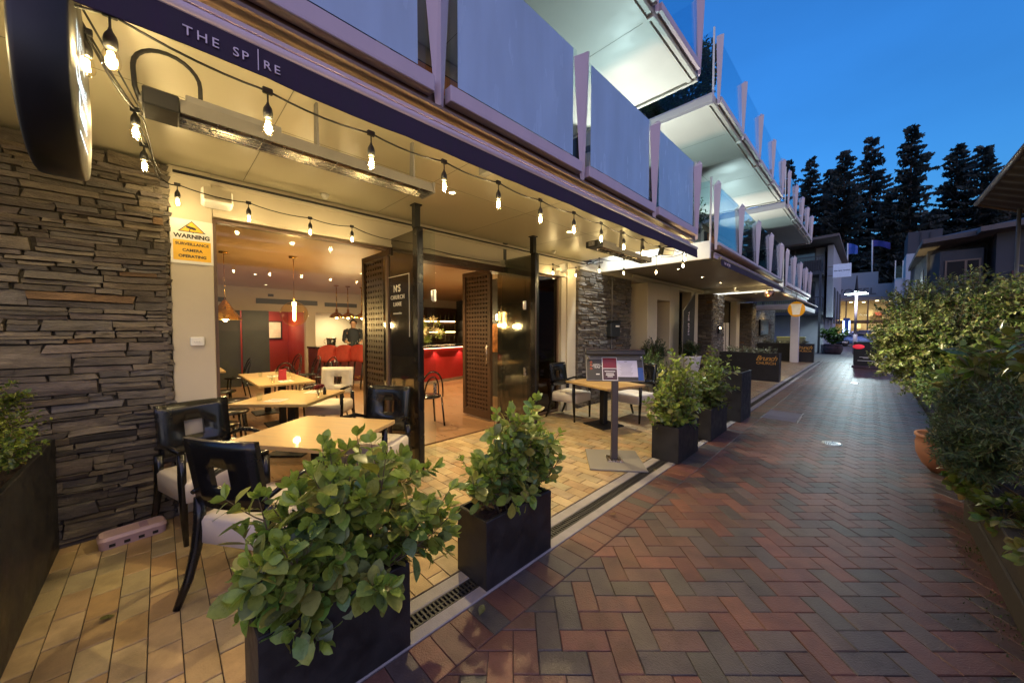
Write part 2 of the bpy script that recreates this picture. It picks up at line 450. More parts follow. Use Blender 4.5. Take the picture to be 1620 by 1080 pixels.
# plaza beyond the lane and the cross street
g = MB(); y = 22.
row = 0
while y < 42:
    x = -14 + (.3 if row % 2 else 0)
    while x < 14:
        paver(g, [(x, y), (x + .6, y), (x + .6, y + .4), (x, y + .4)], 0., vary((.17, .165, .17), .12, .02), bev=.004, gap=.004); x += .6
    y += .4; row += 1
tag(g.build('plaza_paving', M['plaza'], fix=False), kind='structure')
g = MB(); g.quad((-60, 42.2, -.02), (60, 42.2, -.02), (60, 51, -.02), (-60, 51, -.02))
tag(g.build('road', M['asphalt']), kind='structure')
g = MB(); g.box(-60, 60, 51, 56, -.03, .1, bev=.02)
tag(g.build('pavement', M['concrete']), kind='structure')
from mathutils import noise as NZ
# ------------------------------------------------------------------ ledge-stone walls
SCOL = [(.160, .135, .108), (.148, .120, .090), (.120, .103, .088), (.130, .112, .096), (.130, .108, .098), (.108, .096, .086), (.175, .148, .118), (.135, .122, .115)]
def stone_face(mb, O, U, V, Nn, W, H, seed, fine=1., hmin=.03, hmax=.105, wmin=.11, wmax=.42):
    r = random.Random(seed); O = Vector(O); U = Vector(U); V = Vector(V); Nn = Vector(Nn)
    def wav(u, v): return .014 * NZ.noise(Vector((u * 2.2 + seed, v * 3, 1.3))) if .01 < v < H - .01 else 0
    def stone(u0, u1, v0, v1):
        w = u1 - u0; h = v1 - v0
        if w < .012 or h < .008: return
        sh = r.uniform(.8, 1.15); col = tuple(x * sh for x in r.choice(SCOL))
        if r.random() < .022: col = (.17, .105, .06)
        prot = r.uniform(.0, .024) + .012; tl = r.uniform(-.10, .10); tl2 = r.uniform(-.02, .02)
        nu = max(3, min(26, int(w / (.020 / fine)))); nv = max(3, min(8, int(h / (.016 / fine))))
        ju = [r.uniform(-.012, .012) for _ in range(4)]
        if r.random() < .3: ju[r.randrange(4)] = r.choice((-1, 1)) * r.uniform(.010, .026)
        sd = r.uniform(0, 99); rd = min(.013, h * .26)
        cv = r.uniform(-.006, .006)
        def fn(s, t):
            ed = min(s * w, (1 - s) * w); et = min(t * h, (1 - t) * h); e = min(ed, et)
            u = u0 + w * s + (ju[0] * (1 - t) + ju[1] * t) * (1 - s) * min(1, h / .05) + (ju[2] * (1 - t) + ju[3] * t) * s * min(1, h / .05)
            v = v0 + h * t + tl * h * (s - .5) * 1. + cv * math.sin(s * 3.1)
            v += wav(u, v0) * (1 - t) + wav(u, v1) * t
            n = NZ.noise(Vector((u * 9 + sd, v * 40, sd))) * .007 + NZ.noise(Vector((u * 4 + sd, v * 11, sd))) * .013
            if e <= 1e-6:
                u += NZ.noise(Vector((v * 30, sd, 0))) * .004; v += NZ.noise(Vector((u * 14, sd, 3))) * .0045
                d = -.03
            else: d = prot + n + tl2 * (t - .5) - max(0, rd - e) ** 1.0 * .7
            v = min(max(v, 0.), H)
            return O + U * u + V * v + Nn * d
        # edge rows are squeezed so that the arris is crisp
        es = lambda i, n: 0 if i == 0 else 1 if i == n else (.22 / n if i == 1 else 1 - .22 / n if i == n - 1 else i / n)
        vs = [fn(es(i, nu), es(j, nv)) for j in range(nv + 1) for i in range(nu + 1)]
        wd = nu + 1
        mb.add(vs, [(j * wd + i, j * wd + i + 1, (j + 1) * wd + i + 1, (j + 1) * wd + i) for j in range(nv) for i in range(nu)], col, False)
    v = 0.
    while v < H - .005:
        h = r.uniform(hmin, hmax) * (1 if r.random() < .75 else .5); h = max(.018, h)
        if H - v - h < .025: h = H - v
        u = -r.uniform(0, .2)
        while u < W:
            wd = r.uniform(wmin, wmax) * (.5 + h / .14)
            a = max(0, u); b = min(W, u + wd)
            if W - b < .05: b = W
            g = .0008
            q = r.random()
            if h > .05 and q < .48:
                k = r.uniform(.3, .7)
                c = a + (b - a) * r.uniform(.25, .75) if r.random() < .6 else b
                stone(a + g, b - g, v + g, v + h * k - g * .6)
                if c < b and c - a > .03: stone(a + g, c - g, v + h * k + g * .6, v + h - g); stone(c + g, b - g, v + h * k + g * .6, v + h - g)
                else: stone(a + g, b - g, v + h * k + g * .6, v + h - g)
            elif h > .07 and q < .66:
                for k in range(3): stone(a + g, b - g, v + h * k / 3 + g * .5, v + h * (k + 1) / 3 - g * .5)
            else: stone(a + g, b - g, v + g, v + h - g)
            u = b + (0 if b < W else 1)
        v += h
def stone_wall(name, label, faces, back, **k):
    xs = back
    t = thing(name, label, 'stone wall', ((back[0] + back[1]) / 2, (back[2] + back[3]) / 2, 0))
    b = MB(); b.box(*back); b.build('core', M['stonegap'], t)
    f = MB()
    for i, a in enumerate(faces): stone_face(f, *a[:-1], seed=a[-1], **k)
    f.build('stone_facing', M['stone'], t, fix=False)
    return t
stone_wall('stone_wall', 'dark stacked schist wall left of the camera warning sign', [((-3.885, .05, 0), (0, -1, 0), (0, 0, 1), (1, 0, 0), 1.75, 2.78, 11),
            ((-4.2, .05, 0), (1, 0, 0), (0, 0, 1), (0, 1, 0), .32, 2.78, 12)], (-4.2, -3.90, -1.7, .03, 0, 2.78), fine=1.0)
stone_wall('stone_wall', 'stacked schist wall carrying the black mailbox', [((-3.885, 7.7, 0), (0, -1, 0), (0, 0, 1), (1, 0, 0), 2.12, 2.62, 13)],
           (-4.2, -3.90, 5.6, 7.68, 0, 2.62), fine=.55, hmin=.04, hmax=.11, wmin=.12, wmax=.4)
stone_wall('stone_pillar', 'dark stacked schist pillar with the small wall lamp', [((-3.485, 13.55, 0), (0, -1, 0), (0, 0, 1), (1, 0, 0), 1.25, 2.62, 14),
           ((-4.3, 12.3, 0), (1, 0, 0), (0, 0, 1), (0, -1, 0), .82, 2.62, 15)], (-4.3, -3.50, 12.31, 13.53, 0, 2.62), fine=.4, hmin=.05, hmax=.13)
stone_wall('stone_pillar', 'dark stacked schist pillar nearest the white post', [((-3.485, 18.3, 0), (0, -1, 0), (0, 0, 1), (1, 0, 0), .7, 2.62, 16),
           ((-4.3, 17.6, 0), (1, 0, 0), (0, 0, 1), (0, -1, 0), .82, 2.62, 17)], (-4.3, -3.50, 17.62, 18.28, 0, 2.62), fine=.4, hmin=.05, hmax=.13)
stone_wall('stone_wall', 'warmly lit schist wall with the dark screen beyond the white post', [((-3.985, 26, 0), (0, -1, 0), (0, 0, 1), (1, 0, 0), 6.5, 2.7, 18)],
           (-4.3, -4.0, 19.5, 26, 0, 2.7), fine=.3, hmin=.07, hmax=.16, wmin=.3, wmax=.7)

# ------------------------------------------------------------------ the restaurant building
B = thing('restaurant_building', 'cream rendered restaurant front with open doors under the long balconies', 'building', (-4., 2., 0))
def part(mb, name, m, parent=B, **k): return mb.build(name, M[m] if isinstance(m, str) else m, parent, **k)
CZ = 2.80
# terrace ceilings of the three blocks
g = MB(); g.box(-4.2, -1.88, -1.8, 5.75, CZ, 2.94); part(g, 'soffit', 'soffit')
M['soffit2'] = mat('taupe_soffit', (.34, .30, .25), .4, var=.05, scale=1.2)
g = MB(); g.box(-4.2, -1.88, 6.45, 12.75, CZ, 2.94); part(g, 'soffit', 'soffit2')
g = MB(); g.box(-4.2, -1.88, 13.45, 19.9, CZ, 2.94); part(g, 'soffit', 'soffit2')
M['joint'] = mat('soffit_joint', (.17, .155, .12), .7)
g = MB()
for y in (.55, 1.75, 2.95, 4.15): g.box(-3.89, -1.9, y - .002, y + .002, CZ - .0012, CZ + .001)
g.box(-2.752, -2.748, -1.7, 5.7, CZ - .0012, CZ + .001)
part(g, 'panel_joint', 'joint')
for y0, y1, x1 in ((6.40, 6.449, -1.86), (12.76, 12.80, -2.0), (13.40, 13.449, -1.86)):
    g = MB(); g.box(-4.1, x1, y0, y1, 2.66, 2.95, bev=.006); part(g, 'edge_beam', 'white')
# front beam, ledge, pillars
g = MB(); g.box(-4.1, -3.92, .34, 5.3, 2.45, CZ - .002); g.box(-3.92, -3.895, .06, 5.62, 2.71, 2.775, bev=.004); g.box(-3.92, -3.90, .34, 5.3, 2.445, 2.475, bev=.003)
part(g, 'beam', 'cream')
g = MB(); g.box(-4.1, -3.90, .07, .335, 0, CZ - .004, bev=.006); part(g, 'pillar', 'cream')
g = MB(); g.box(-4.1, -3.90, 5.3, 5.57, 0, CZ - .004, bev=.006); g.box(-4.05, -3.93, 5.16, 5.299, 0, 2.445); part(g, 'pillar', 'cream')
g = MB(); g.box(-4.3, -3.92, 5.6, 12.3, 2.63, CZ - .002); g.box(-3.915, -3.87, 5.65, 7.75, 2.632, 2.70, bev=.005); g.box(-3.92, -3.87, 7.8, 18.5, 2.71, 2.775, bev=.006); g.box(-4.3, -3.92, 12.3, 18.5, 2.63, CZ - .002); part(g, 'beam', 'cream')
# black conduit along the top of the beam
g = MB(); g.tube([(-3.88, .10, 2.745), (-3.88, 1.0, 2.745), (-3.88, 3, 2.742), (-3.88, 5.4, 2.745), (-3.84, 5.7, 2.735), (-3.5, 5.85, 2.74)], .011, 8); part(g, 'conduit', 'cable')
# shop window left of the doors
def window(x, y0, y1, z0, z1, m='clear', fr='black', fw=.04, par=B, div=()):
    f = MB()
    f.box(x - .03, x + .03, y0, y0 + fw, z0, z1); f.box(x - .03, x + .03, y1 - fw, y1, z0, z1)
    f.box(x - .03, x + .03, y0 + fw, y1 - fw, z0, z0 + fw); f.box(x - .03, x + .03, y0 + fw, y1 - fw, z1 - fw, z1)
    for d in div: f.box(x - .025, x + .025, d - fw / 2, d + fw / 2, z0 + fw, z1 - fw)
    o = f.build('window', M[fr], par)
    p = MB(); p.box(x - .004, x + .004, y0 + fw * .8, y1 - fw * .8, z0 + fw * .8, z1 - fw * .8); p.build('pane', M[m], o)
    return o
window(-4.02, .34, 1.93, .02, 2.445, fr='bronze', fw=.025)
window(-4.02, 3.98, 5.16, .02, 2.445, fr='bronze', fw=.025, m='tinted')
# interior shell
M['iceil'] = mat('warm_ceiling', (.50, .36, .22), .45, var=.05, scale=1)
M['iwall'] = mat('taupe_wall', (.42, .34, .26), .6, var=.06, scale=2)
M['idark'] = mat('charcoal_panel', (.035, .036, .034), .5, var=.2, scale=3)
M['ired'] = mat('red_wall', (.26, .025, .02), .5, var=.08, scale=2)
M['ifloor'] = mat('timber_floor', (.22, .12, .06), .35, var=.3, scale=3, stretch=(1, 8, 1), dirt=.2)
M['vent'] = mat('dark_vent', (.05, .04, .03), .5)
g = MB(); g.box(-14.2, -4.05, -3.4, 8.4, -.05, .0); part(g, 'interior_floor', 'ifloor')
g = MB(); g.box(-14.2, -4.11, -3.4, 8.4, 2.62, 2.72); part(g, 'interior_ceiling', 'iceil')
g = MB(); g.box(-11.75, -11.6, -3.4, 2.15, 2.0, 2.62); g.box(-11.75, -11.6, 2.15, 8.4, 2.0, 2.62); part(g, 'bulkhead', 'iwall')
g = MB(); g.box(-11.75, -11.62, -3.4, 1.5, 0, 2.0); part(g, 'back_wall', 'idark')
g = MB(); g.box(-11.6, -11.54, 1.53, 2.12, 0, 2.0); part(g, 'wall_panel', 'idark')
g = MB(); g.box(-11.75, -11.58, 3.02, 3.28, 0, 2.0); part(g, 'wall_pier', 'iwall')
g = MB(); g.box(-14.2, -14.1, -3.4, 3.3, 0, 2.62); g.box(-14.1, -11.75, 3.12, 3.26, 0, 2.62); part(g, 'corridor_wall', 'ired')
g = MB(); g.box(-13.4, -13.3, 3.27, 8.4, 0, 2.62); part(g, 'bar_back_wall', 'white')
g = MB(); g.box(-14.2, -4.1, -3.5, -3.4, 0, 2.72); part(g, 'side_wall', 'idark')
g = MB(); g.box(-14.2, -4.1, 8.4, 8.5, 0, 2.72); part(g, 'side_wall', 'idark')
g = MB(); g.box(-6.6, -5.6, 5.3, 5.5, 0, 2.62); g.box(-6.6, -6.5, 5.5, 6.4, 0, 2.62); part(g, 'inner_partition', 'idark')
for y0, y1, z0, z1 in ((.6, 1.22, 2.20, 2.32), (1.85, 3.35, 2.20, 2.34), (3.55, 4.5, 2.19, 2.31), (2.12, 2.25, 2.40, 2.47)):
    g = MB(); g.box(-11.6, -11.585, y0, y1, z0, z1)
    z = z0 + .02
    while z < z1 - .01: g.box(-11.585, -11.575, y0 + .01, y1 - .01, z, z + .008); z += .022
    part(g, 'air_vent', 'vent')
# lintel over the doors and jamb
g = MB(); g.box(-4.12, -3.93, 1.9, 3.96, 2.36, 2.444); part(g, 'door_header', 'brown')
g = MB(); g.box(-4.02, -3.93, 3.84, 3.975, 0, 2.40, bev=.004); part(g, 'door_jamb', 'cream')

M['idark2'] = mat('hole_shade_sheet', (.012, .010, .008), .9)
def perforated_door(x0, x1, y, lab):
    z0, z1, fr = .03, 2.47, .075
    f = MB()
    for a in ((x0, x0 + fr, z0, z1), (x1 - fr, x1, z0, z1), (x0 + fr, x1 - fr, z0, z0 + .12), (x0 + fr, x1 - fr, z1 - fr, z1)): f.box(a[0], a[1], y - .025, y + .025, a[2], a[3])
    d = tag(part(f, 'door', 'brown'), lab)
    p = MB(); X0, X1, Z0, Z1 = x0 + fr, x1 - fr, z0 + .12, z1 - fr
    nx = max(6, round((X1 - X0) / .072)); nz = round((Z1 - Z0) / .072); dx = (X1 - X0) / nx; dz = (Z1 - Z0) / nz; t = .007; hl = .46
    for i in range(nx):
        for j in range(nz):
            a = X0 + i * dx; b = Z0 + j * dz; ha = a + dx * (1 - hl) / 2; hb = a + dx * (1 + hl) / 2; va = b + dz * (1 - hl) / 2; vb = b + dz * (1 + hl) / 2
            for yy in (y - t, y + t):
                o = [(a, yy, b), (a + dx, yy, b), (a + dx, yy, b + dz), (a, yy, b + dz), (ha, yy, va), (hb, yy, va), (hb, yy, vb), (ha, yy, vb)]
                p.add(o, [(0, 1, 5, 4), (1, 2, 6, 5), (2, 3, 7, 6), (3, 0, 4, 7)])
            q = [(ha, va), (hb, va), (hb, vb), (ha, vb)]
            for k in range(4):
                c, e = q[k], q[(k + 1) % 4]
                p.quad((c[0], y - t, c[1]), (e[0], y - t, e[1]), (e[0], y + t, e[1]), (c[0], y + t, c[1]))
    p.build('lattice', M['brown'], d, fix=False)
    k = MB(); k.box(X0 - .01, X1 + .01, y + .012, y + .016, Z0 - .01, Z1 + .01); k.build('hole_shade', M['idark2'], d)  # dark sheet added behind the lattice so its holes read as shade
    h = MB(); h.bar((x1 - .04, y - .07, .95), (x1 - .04, y - .07, 1.25), .009); h.bar((x1 - .04, y - .025, .97), (x1 - .04, y - .07, .97), .006); h.bar((x1 - .04, y - .025, 1.23), (x1 - .04, y - .07, 1.23), .006)
    h.build('handle', M['steel'], d)
perforated_door(-4.95, -3.99, 2.02, 'perforated timber door left of the opening')
perforated_door(-5.03, -4.30, 3.80, 'perforated timber door right of the opening')

def glass_leaf(x0, x1, y, sgn, lab):
    """dark pivoting glass leaf swung out square to the front: pane, outer post, pivots, folded clear leaf"""
    f = MB(); f.box(x1 - .012, x1 + .10, y - .035, y + .035, .01, 2.56, bev=.012)
    d = tag(part(f, 'door', 'black_gloss'), lab)
    p = MB(); p.box(x0, x1 - .012, y - .006, y + .006, .03, 2.545); p.build('pane', M['darkglass'], d)
    s = MB()
    s.box(x0, x1 - .012, y - .014, y + .014, .01, .05)
    s.build('bottom_rail', M['black_gloss'], d)
    s = MB(); s.box(x1 - .02, x1 + .045, y - .03, y + .03, 2.562, CZ - .012); s.box(x1 - .035, x1 + .06, y - .045, y + .045, CZ - .012, CZ - .001)
    s.build('pivot', M['black'], d)
    s = MB(); s.box(x0 + .10, x0 + .165, y - .03, y + .03, 2.548, CZ - .012); s.box(x0 + .085, x0 + .18, y - .045, y + .045, CZ - .012, CZ - .001)
    s.build('pivot', M['black'], d)
    return d
M['darkglass'] = mat('smoked_glass', (.17, .155, .125), .07, metal=.85, var=.1, spec=.9, rvar=.03)
dl = glass_leaf(-4.14, -3.38, 1.93, 1, 'dark glass door leaf with white lettering')
dr = glass_leaf(-4.08, -3.36, 3.80 - .06, 1, 'dark glass door leaf right of the opening')
# lettering of the left leaf, its square and small etched line
yy = 1.93 - .008
UX = (1, 0, 0); UZ = (0, 0, 1)
def tx(px, py): p = at(px, py, 1, yy); return p
c0 = tx(628, 448)
lettering('N', .112, (c0[0] - .042, yy, tx(625, 462)[2]), UX, UZ, M['letterw'], dl, bold=.002)
lettering('o', .04, (c0[0] + .010, yy, tx(625, 462)[2] + .05), UX, UZ, M['letterw'], dl, bold=.001)
lettering('5', .112, (c0[0] + .056, yy, tx(625, 462)[2]), UX, UZ, M['letterw'], dl, bold=.003)
lettering('CHURCH', .066, (c0[0] + .005, yy, tx(625, 473.5)[2]), UX, UZ, M['letterw'], dl, spacing=1.3, bold=.0006)
lettering('LANE', .066, (c0[0] + .005, yy, tx(625, 484.5)[2]), UX, UZ, M['letterw'], dl, spacing=1.3, bold=.0006)
lettering('restaurant & bar', .030, (c0[0] + .005, yy, tx(625, 497)[2]), UX, UZ, M['letterw'], dl)
g = MB(); a = tx(606, 446); b = tx(646, 437)
g.box(c0[0] - .29, c0[0] + .28, yy - .004, yy + .001, a[2] + .03, a[2] + .036); g.box(c0[0] + .274, c0[0] + .28, yy - .004, yy + .001, 1.42, a[2] + .029)
g.build('etched_line', M['letterw'], dl)
# the folded clear leaves with their locks
for (x0, x1, y, d) in ((-4.1, -3.10, 2.03 - .05, dl), (-4.05, -3.42, 3.66, dr)):
    p = MB(); p.box(x0, x1, y - .005, y + .005, .03, 2.535); p.build('folded_pane', M['clear'], d)
    s = MB(); s.box(x1 - .03, x1 + .010, y - .012, y + .012, 1.78, 1.90, bev=.004); s.bar((x1 - .01, y - .03, 1.79), (x1 - .01, y - .03, 1.89), .007); s.build('lock', M['white'], d)
    s = MB(); s.box(x1 - .025, x1 + .008, y - .012, y + .012, .84, .96, bev=.004); s.build('lock', M['steel'], d)

# ------------------------------------------------------------------ front of the building further along the lane
M['winref'] = mat('evening_window', (.03, .04, .05), .08, var=.2, spec=.9, rvar=.04)
g = MB(); g.box(-4.35, -4.25, 7.7, 8.25, 0, 2.63); part(g, 'side_panel', 'brown')
g = MB(); g.box(-4.3, -3.75, 8.3, 8.85, 0, 2.62, bev=.01); g.box(-4.3, -3.75, 9.65, 10.3, 0, 2.62, bev=.01); g.box(-4.3, -3.76, 8.85, 9.65, 2.25, 2.618); part(g, 'portal', 'cream')
g = MB(); g.box(-4.30, -4.22, 8.86, 9.64, 0, 2.245)
dd = tag(part(g, 'door', 'brown'), 'dark timber entry door with a pale glass strip')
g = MB(); g.box(-4.22, -4.205, 9.0, 9.3, .15, 1.95); g.build('pane', mat('reeded_glass', (.10, .085, .07), .3, var=.3, scale=20, stretch=(1, 9, .2)), dd)
g = MB(); g.bar((-4.17, 9.55, .9), (-4.17, 9.55, 1.3), .012); g.bar((-4.22, 9.55, .92), (-4.17, 9.55, .92), .008); g.bar((-4.22, 9.55, 1.28), (-4.17, 9.55, 1.28), .008); g.build('handle', M['steel'], dd)
window(-4.1, 10.3, 11.4, .05, 2.62, m='tinted')
g = MB(); g.box(-4.3, -3.8, 11.4, 12.0, 0, 2.625, bev=.01); part(g, 'pillar', 'cream')
window(-4.05, 13.6, 16.6, .05, 2.62, m='tinted', div=(14.6, 15.6))
g = MB(); g.box(-4.3, -3.8, 16.6, 17.1, 0, 2.625, bev=.01); part(g, 'pillar', 'cream')
window(-4.05, 17.1, 17.6, .05, 2.62, m='tinted')
g = MB(); g.box(-9, -8.9, 8.6, 20, 0, 2.8); g.box(-9, -4.3, 20, 20.1, 0, 2.8); g.box(-9, -4.3, 8.55, 8.6, 0, 2.8); part(g, 'back_wall', 'iwall')
g = MB(); g.box(-9, -4.2, 8.52, 20, -.04, .001); part(g, 'interior_floor', 'ifloor')
g = MB(); g.box(-9, -4.31, 8.52, 20, 2.7, 2.8); part(g, 'interior_ceiling', 'iceil')
# upper storeys behind the balconies
M['curtain'] = mat('ochre_curtain', (.42, .17, .07), .8, var=.2, scale=5, stretch=(1, 9, .3))
for (y0, y1) in ((-1.8, 5.75), (6.45, 12.75), (13.45, 19.9)):
    for z0, zt in ((2.95, 5.2), (5.34, 7.3)):
        g = MB(); g.box(-4.4, -4.2, y0, y1, z0, zt); part(g, 'upper_wall', 'cream')
        n = 2; wy = (y1 - y0 - .8) / n
        for k in range(n):
            a = y0 + .3 + k * (wy + .2)
            f = MB(); f.box(-4.2, -4.14, a, a + wy, z0 + .02, zt - .25); fo = f.build('window', M['black'], B)
            p = MB(); p.box(-4.14, -4.13, a + .06, a + wy / 2 - .03, z0 + .08, zt - .31); p.box(-4.14, -4.13, a + wy / 2 + .03, a + wy - .06, z0 + .08, zt - .31); p.build('pane', M['winref'], fo)
            p = MB(); p.box(-4.12, -4.10, a + .1, a + wy * .33, z0 + .1, zt - .3); p.build('curtain', M['curtain'], fo)
g = MB(); g.box(-14, -4.1, -3.6, 20.1, 7.3, 7.5); part(g, 'roof', 'grey')
g = MB(); g.box(-14, -13.9, -3.6, 20.1, 2.8, 7.3); part(g, 'upper_wall', 'cream')
# ------------------------------------------------------------------ balconies
def frosted():
    m, n = nt('frosted_film')
    out = N(n, 'ShaderNodeOutputMaterial'); p = N(n, 'ShaderNodeBsdfPrincipled')
    tc = N(n, 'ShaderNodeTexCoord'); mp = N(n, 'ShaderNodeMapping'); mp.inputs['Scale'].default_value = (1, 3.5, .8)
    nz = N(n, 'ShaderNodeTexNoise'); nz.inputs['Scale'].default_value = 3; nz.inputs['Detail'].default_value = 6
    L(n, tc.outputs['Object'], mp.inputs[0]); L(n, mp.outputs[0], nz.inputs['Vector'])
    mr = N(n, 'ShaderNodeMapRange'); mr.inputs[3].default_value = .16; mr.inputs[4].default_value = .34; L(n, nz.outputs[0], mr.inputs[0])
    n3 = N(n, 'ShaderNodeTexNoise'); n3.inputs['Scale'].default_value = 1.6; n3.inputs['Detail'].default_value = 7; L(n, mp.outputs[0], n3.inputs['Vector']); rp = N(n, 'ShaderNodeMapRange'); rp.inputs[1].default_value = .3; rp.inputs[2].default_value = .7; rp.inputs[3].default_value = .90; rp.inputs[4].default_value = 1.10; L(n, n3.outputs[0], rp.inputs[0]); vm = N(n, 'ShaderNodeVectorMath', operation='SCALE'); vm.inputs[0].default_value = (.44, .62, .82); L(n, rp.outputs[0], vm.inputs[3]); L(n, vm.outputs[0], p.inputs['Base Color']); L(n, mr.outputs[0], p.inputs['Roughness']); p.inputs['Specular IOR Level'].default_value = .8
    t = N(n, 'ShaderNodeBsdfTranslucent'); t.inputs[0].default_value = (.75, .82, .9, 1)
    t2 = N(n, 'ShaderNodeBsdfTransparent'); t2.inputs[0].default_value = (.8, .88, .95, 1)
    mx = N(n, 'ShaderNodeMixShader', i_0=.22); L(n, p.outputs[0], mx.inputs[1]); L(n, t.outputs[0], mx.inputs[2])
    m2 = N(n, 'ShaderNodeMixShader', i_0=.06); L(n, mx.outputs[0], m2.inputs[1]); L(n, t2.outputs[0], m2.inputs[2])
    L(n, m2.outputs[0], out.inputs[0]); return m
M['film'] = frosted()
M['palefin'] = mat('pale_fin_metal', (.60, .555, .56), .45, var=.06, scale=3, stretch=(1, 1, .2))
BX = -1.85
def fin(mb, y, z0, sx=1.):
    zt = z0 + 1.02; zr = z0 + 1.19; x = BX
    a = (x, y - .025, z0); b = (x, y + .03, z0); r0 = (x + .03, y - .005, z0)
    A = (x, y - .13, zt); Bq = (x, y + .11, zr); r1 = (x + .085, y - .055 + .02, (zt + zr) / 2 - .035)
    mb.add([a, b, r0, A, Bq, r1], [(0, 1, 2), (3, 5, 4), (0, 2, 5, 3), (2, 1, 4, 5), (1, 0, 3, 4)])
def balcony(label, fins, y0, y1, zs, slab_t, finm, glassm, film, slabm, beamm, loc_y, xin=-4.19):
    t = thing('balcony', label, 'balcony', (BX, loc_y, zs), 0, 'balconies stepping along the lane')
    g = MB(); g.box(xin, BX - .025, y0, y1, zs + .002, zs + slab_t, bev=.01); g.build('slab', M[slabm], t)
    zb = zs + .03
    for a, b in zip(fins[:-1], fins[1:]):
        q0, q1 = a + .055, b - .055
        g = MB(); g.box(BX - .02, BX + .045, q0, q1, zb + .02, zb + .115, bev=.004); g.build('edge_beam', M[beamm], t)
        g = MB(); g.box(BX - .012, BX - .002, q0 + .03, q1 - .03, zb + .116, zb + 1.07); p = g.build('glass_panel', M[glassm], t)
        if film:
            f = MB(); f.box(BX - .0015, BX + .0005, q0 + .085, q1 - .085, zb + .155, zb + 1.06); f.build('frosted_film', M['film'], p)
    for a in fins:
        g = MB(); fin(g, a, zs + .005); g.build('fin', M[finm], t)
    # bracket lugs under the edge
    for a in fins[1:-1]:
        g = MB(); g.box(BX - .10, BX - .02, a - .02, a + .02, zs - .03, zs + .0015); g.build('lug', M['white'], t)
    return t
F1 = [-1.78, -.28, 1.22, 2.72, 4.22, 5.68]; F2 = [6.62, 8.2, 9.7, 11.2, 12.7]; F3 = [13.72, 15.25, 16.8, 18.35, 19.85]
Z1 = 2.80 + .02; Z2 = 5.2
M['mauveshade'] = M['mauve']
bal = []
bal.append(balcony('nearest lower balcony with frosted glass panels and mauve fins', F1, -1.8, 5.75, Z1 + .125 - .12, .1, 'mauve', 'clear', True, 'bronze', 'mauve', 2.))
bal.append(balcony('middle lower balcony with clear glass and pale fins', F2, 6.45, 12.75, Z1, .12, 'palefin', 'balglass', False, 'bronze', 'palefin', 9.6))
bal.append(balcony('farthest lower balcony with pale fins above the yellow oval sign', F3, 13.45, 19.9, Z1, .12, 'palefin', 'balglass', False, 'bronze', 'palefin', 16.7))
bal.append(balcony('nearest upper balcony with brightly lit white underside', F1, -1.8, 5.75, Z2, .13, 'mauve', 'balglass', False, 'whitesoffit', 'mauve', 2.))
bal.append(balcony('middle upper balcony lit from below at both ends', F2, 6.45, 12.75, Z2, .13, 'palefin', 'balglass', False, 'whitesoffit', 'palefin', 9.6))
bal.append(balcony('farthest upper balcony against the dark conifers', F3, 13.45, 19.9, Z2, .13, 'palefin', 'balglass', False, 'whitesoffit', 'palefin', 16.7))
# shallow rib along the upper undersides, end balustrades
for t, (y0, y1) in zip(bal[3:], ((-1.8, 5.75), (6.45, 12.75), (13.45, 19.9))):
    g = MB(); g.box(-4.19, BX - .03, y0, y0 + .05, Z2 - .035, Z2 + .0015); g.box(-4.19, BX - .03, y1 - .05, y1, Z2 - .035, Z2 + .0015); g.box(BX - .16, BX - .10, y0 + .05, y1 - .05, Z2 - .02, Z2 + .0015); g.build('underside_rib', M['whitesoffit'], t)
    g = MB()
    for k in range(1, 5): yj = y0 + (y1 - y0) * k / 5; g.box(-4.19, BX - .17, yj - .003, yj + .003, Z2 + .0008, Z2 + .003)
    g.box(-2.93, -2.924, y0 + .06, y1 - .06, Z2 + .0008, Z2 + .003); g.build('panel_joint', M['joint'], t)
for t, y, z in ((bal[3], 5.72, Z2 + .13), (bal[4], 6.48, Z2 + .13), (bal[4], 12.72, Z2 + .13), (bal[5], 13.48, Z2 + .13), (bal[0], 5.73, Z1 + .12), (bal[1], 6.47, Z1 + .12), (bal[1], 12.73, Z1 + .12), (bal[2], 13.47, Z1 + .12)):
    g = MB(); g.box(-4.1, BX - .05, y - .006, y + .006, z + .02, z + 1.0); g.build('end_glass', M['balglass'], t)
    g = MB(); g.box(-4.15, BX - .03, y - .02, y + .02, z - .02, z + .0195); g.build('end_rail', M['white'], t)
    g = MB(); g.box(BX - .045, BX - .02, y - .012, y + .012, z - .05, z + 1.05); g.build('end_post', M['white'], t)

# wall lamps that light the undersides in the slots between the blocks
M['lampface'] = emis('cool_lamp_face', COOL, 8)
for yc, lab in ((6.1, 'cool white uplight in the first gap between the balconies'), (13.1, 'cool white uplight in the second gap between the balconies')):
    t = thing('uplight', lab, 'light fitting', (-3.7, yc, 3.2))
    g = MB(); g.box(-3.78, -3.62, yc - .10, yc + .10, 3.2, 3.30, bev=.01); g.bar((-4.2, yc, 3.25), (-3.78, yc, 3.25), .02); g.build('housing', M['grey'], t)
    g = MB(); g.box(-3.76, -3.64, yc - .09, yc + .09, 3.302, 3.308); g.build('lens', M['lampface'], t)
    spot_lamp('uplight_lamp', (-3.3, yc + .15, 3.35), (-2.75, yc - 1.15, 5.2), COOL, 150, 62, .05, .12, t)
    spot_lamp('uplight_lamp', (-3.3, yc - .15, 3.35), (-2.75, yc + .95, 5.2), COOL, 120, 56, .05, .12, t)
    spot_lamp('downlight_lamp', (-3.3, yc, 3.9), (-3.0, yc, 2.8), COOL, 170, 95, .05, .5, t)

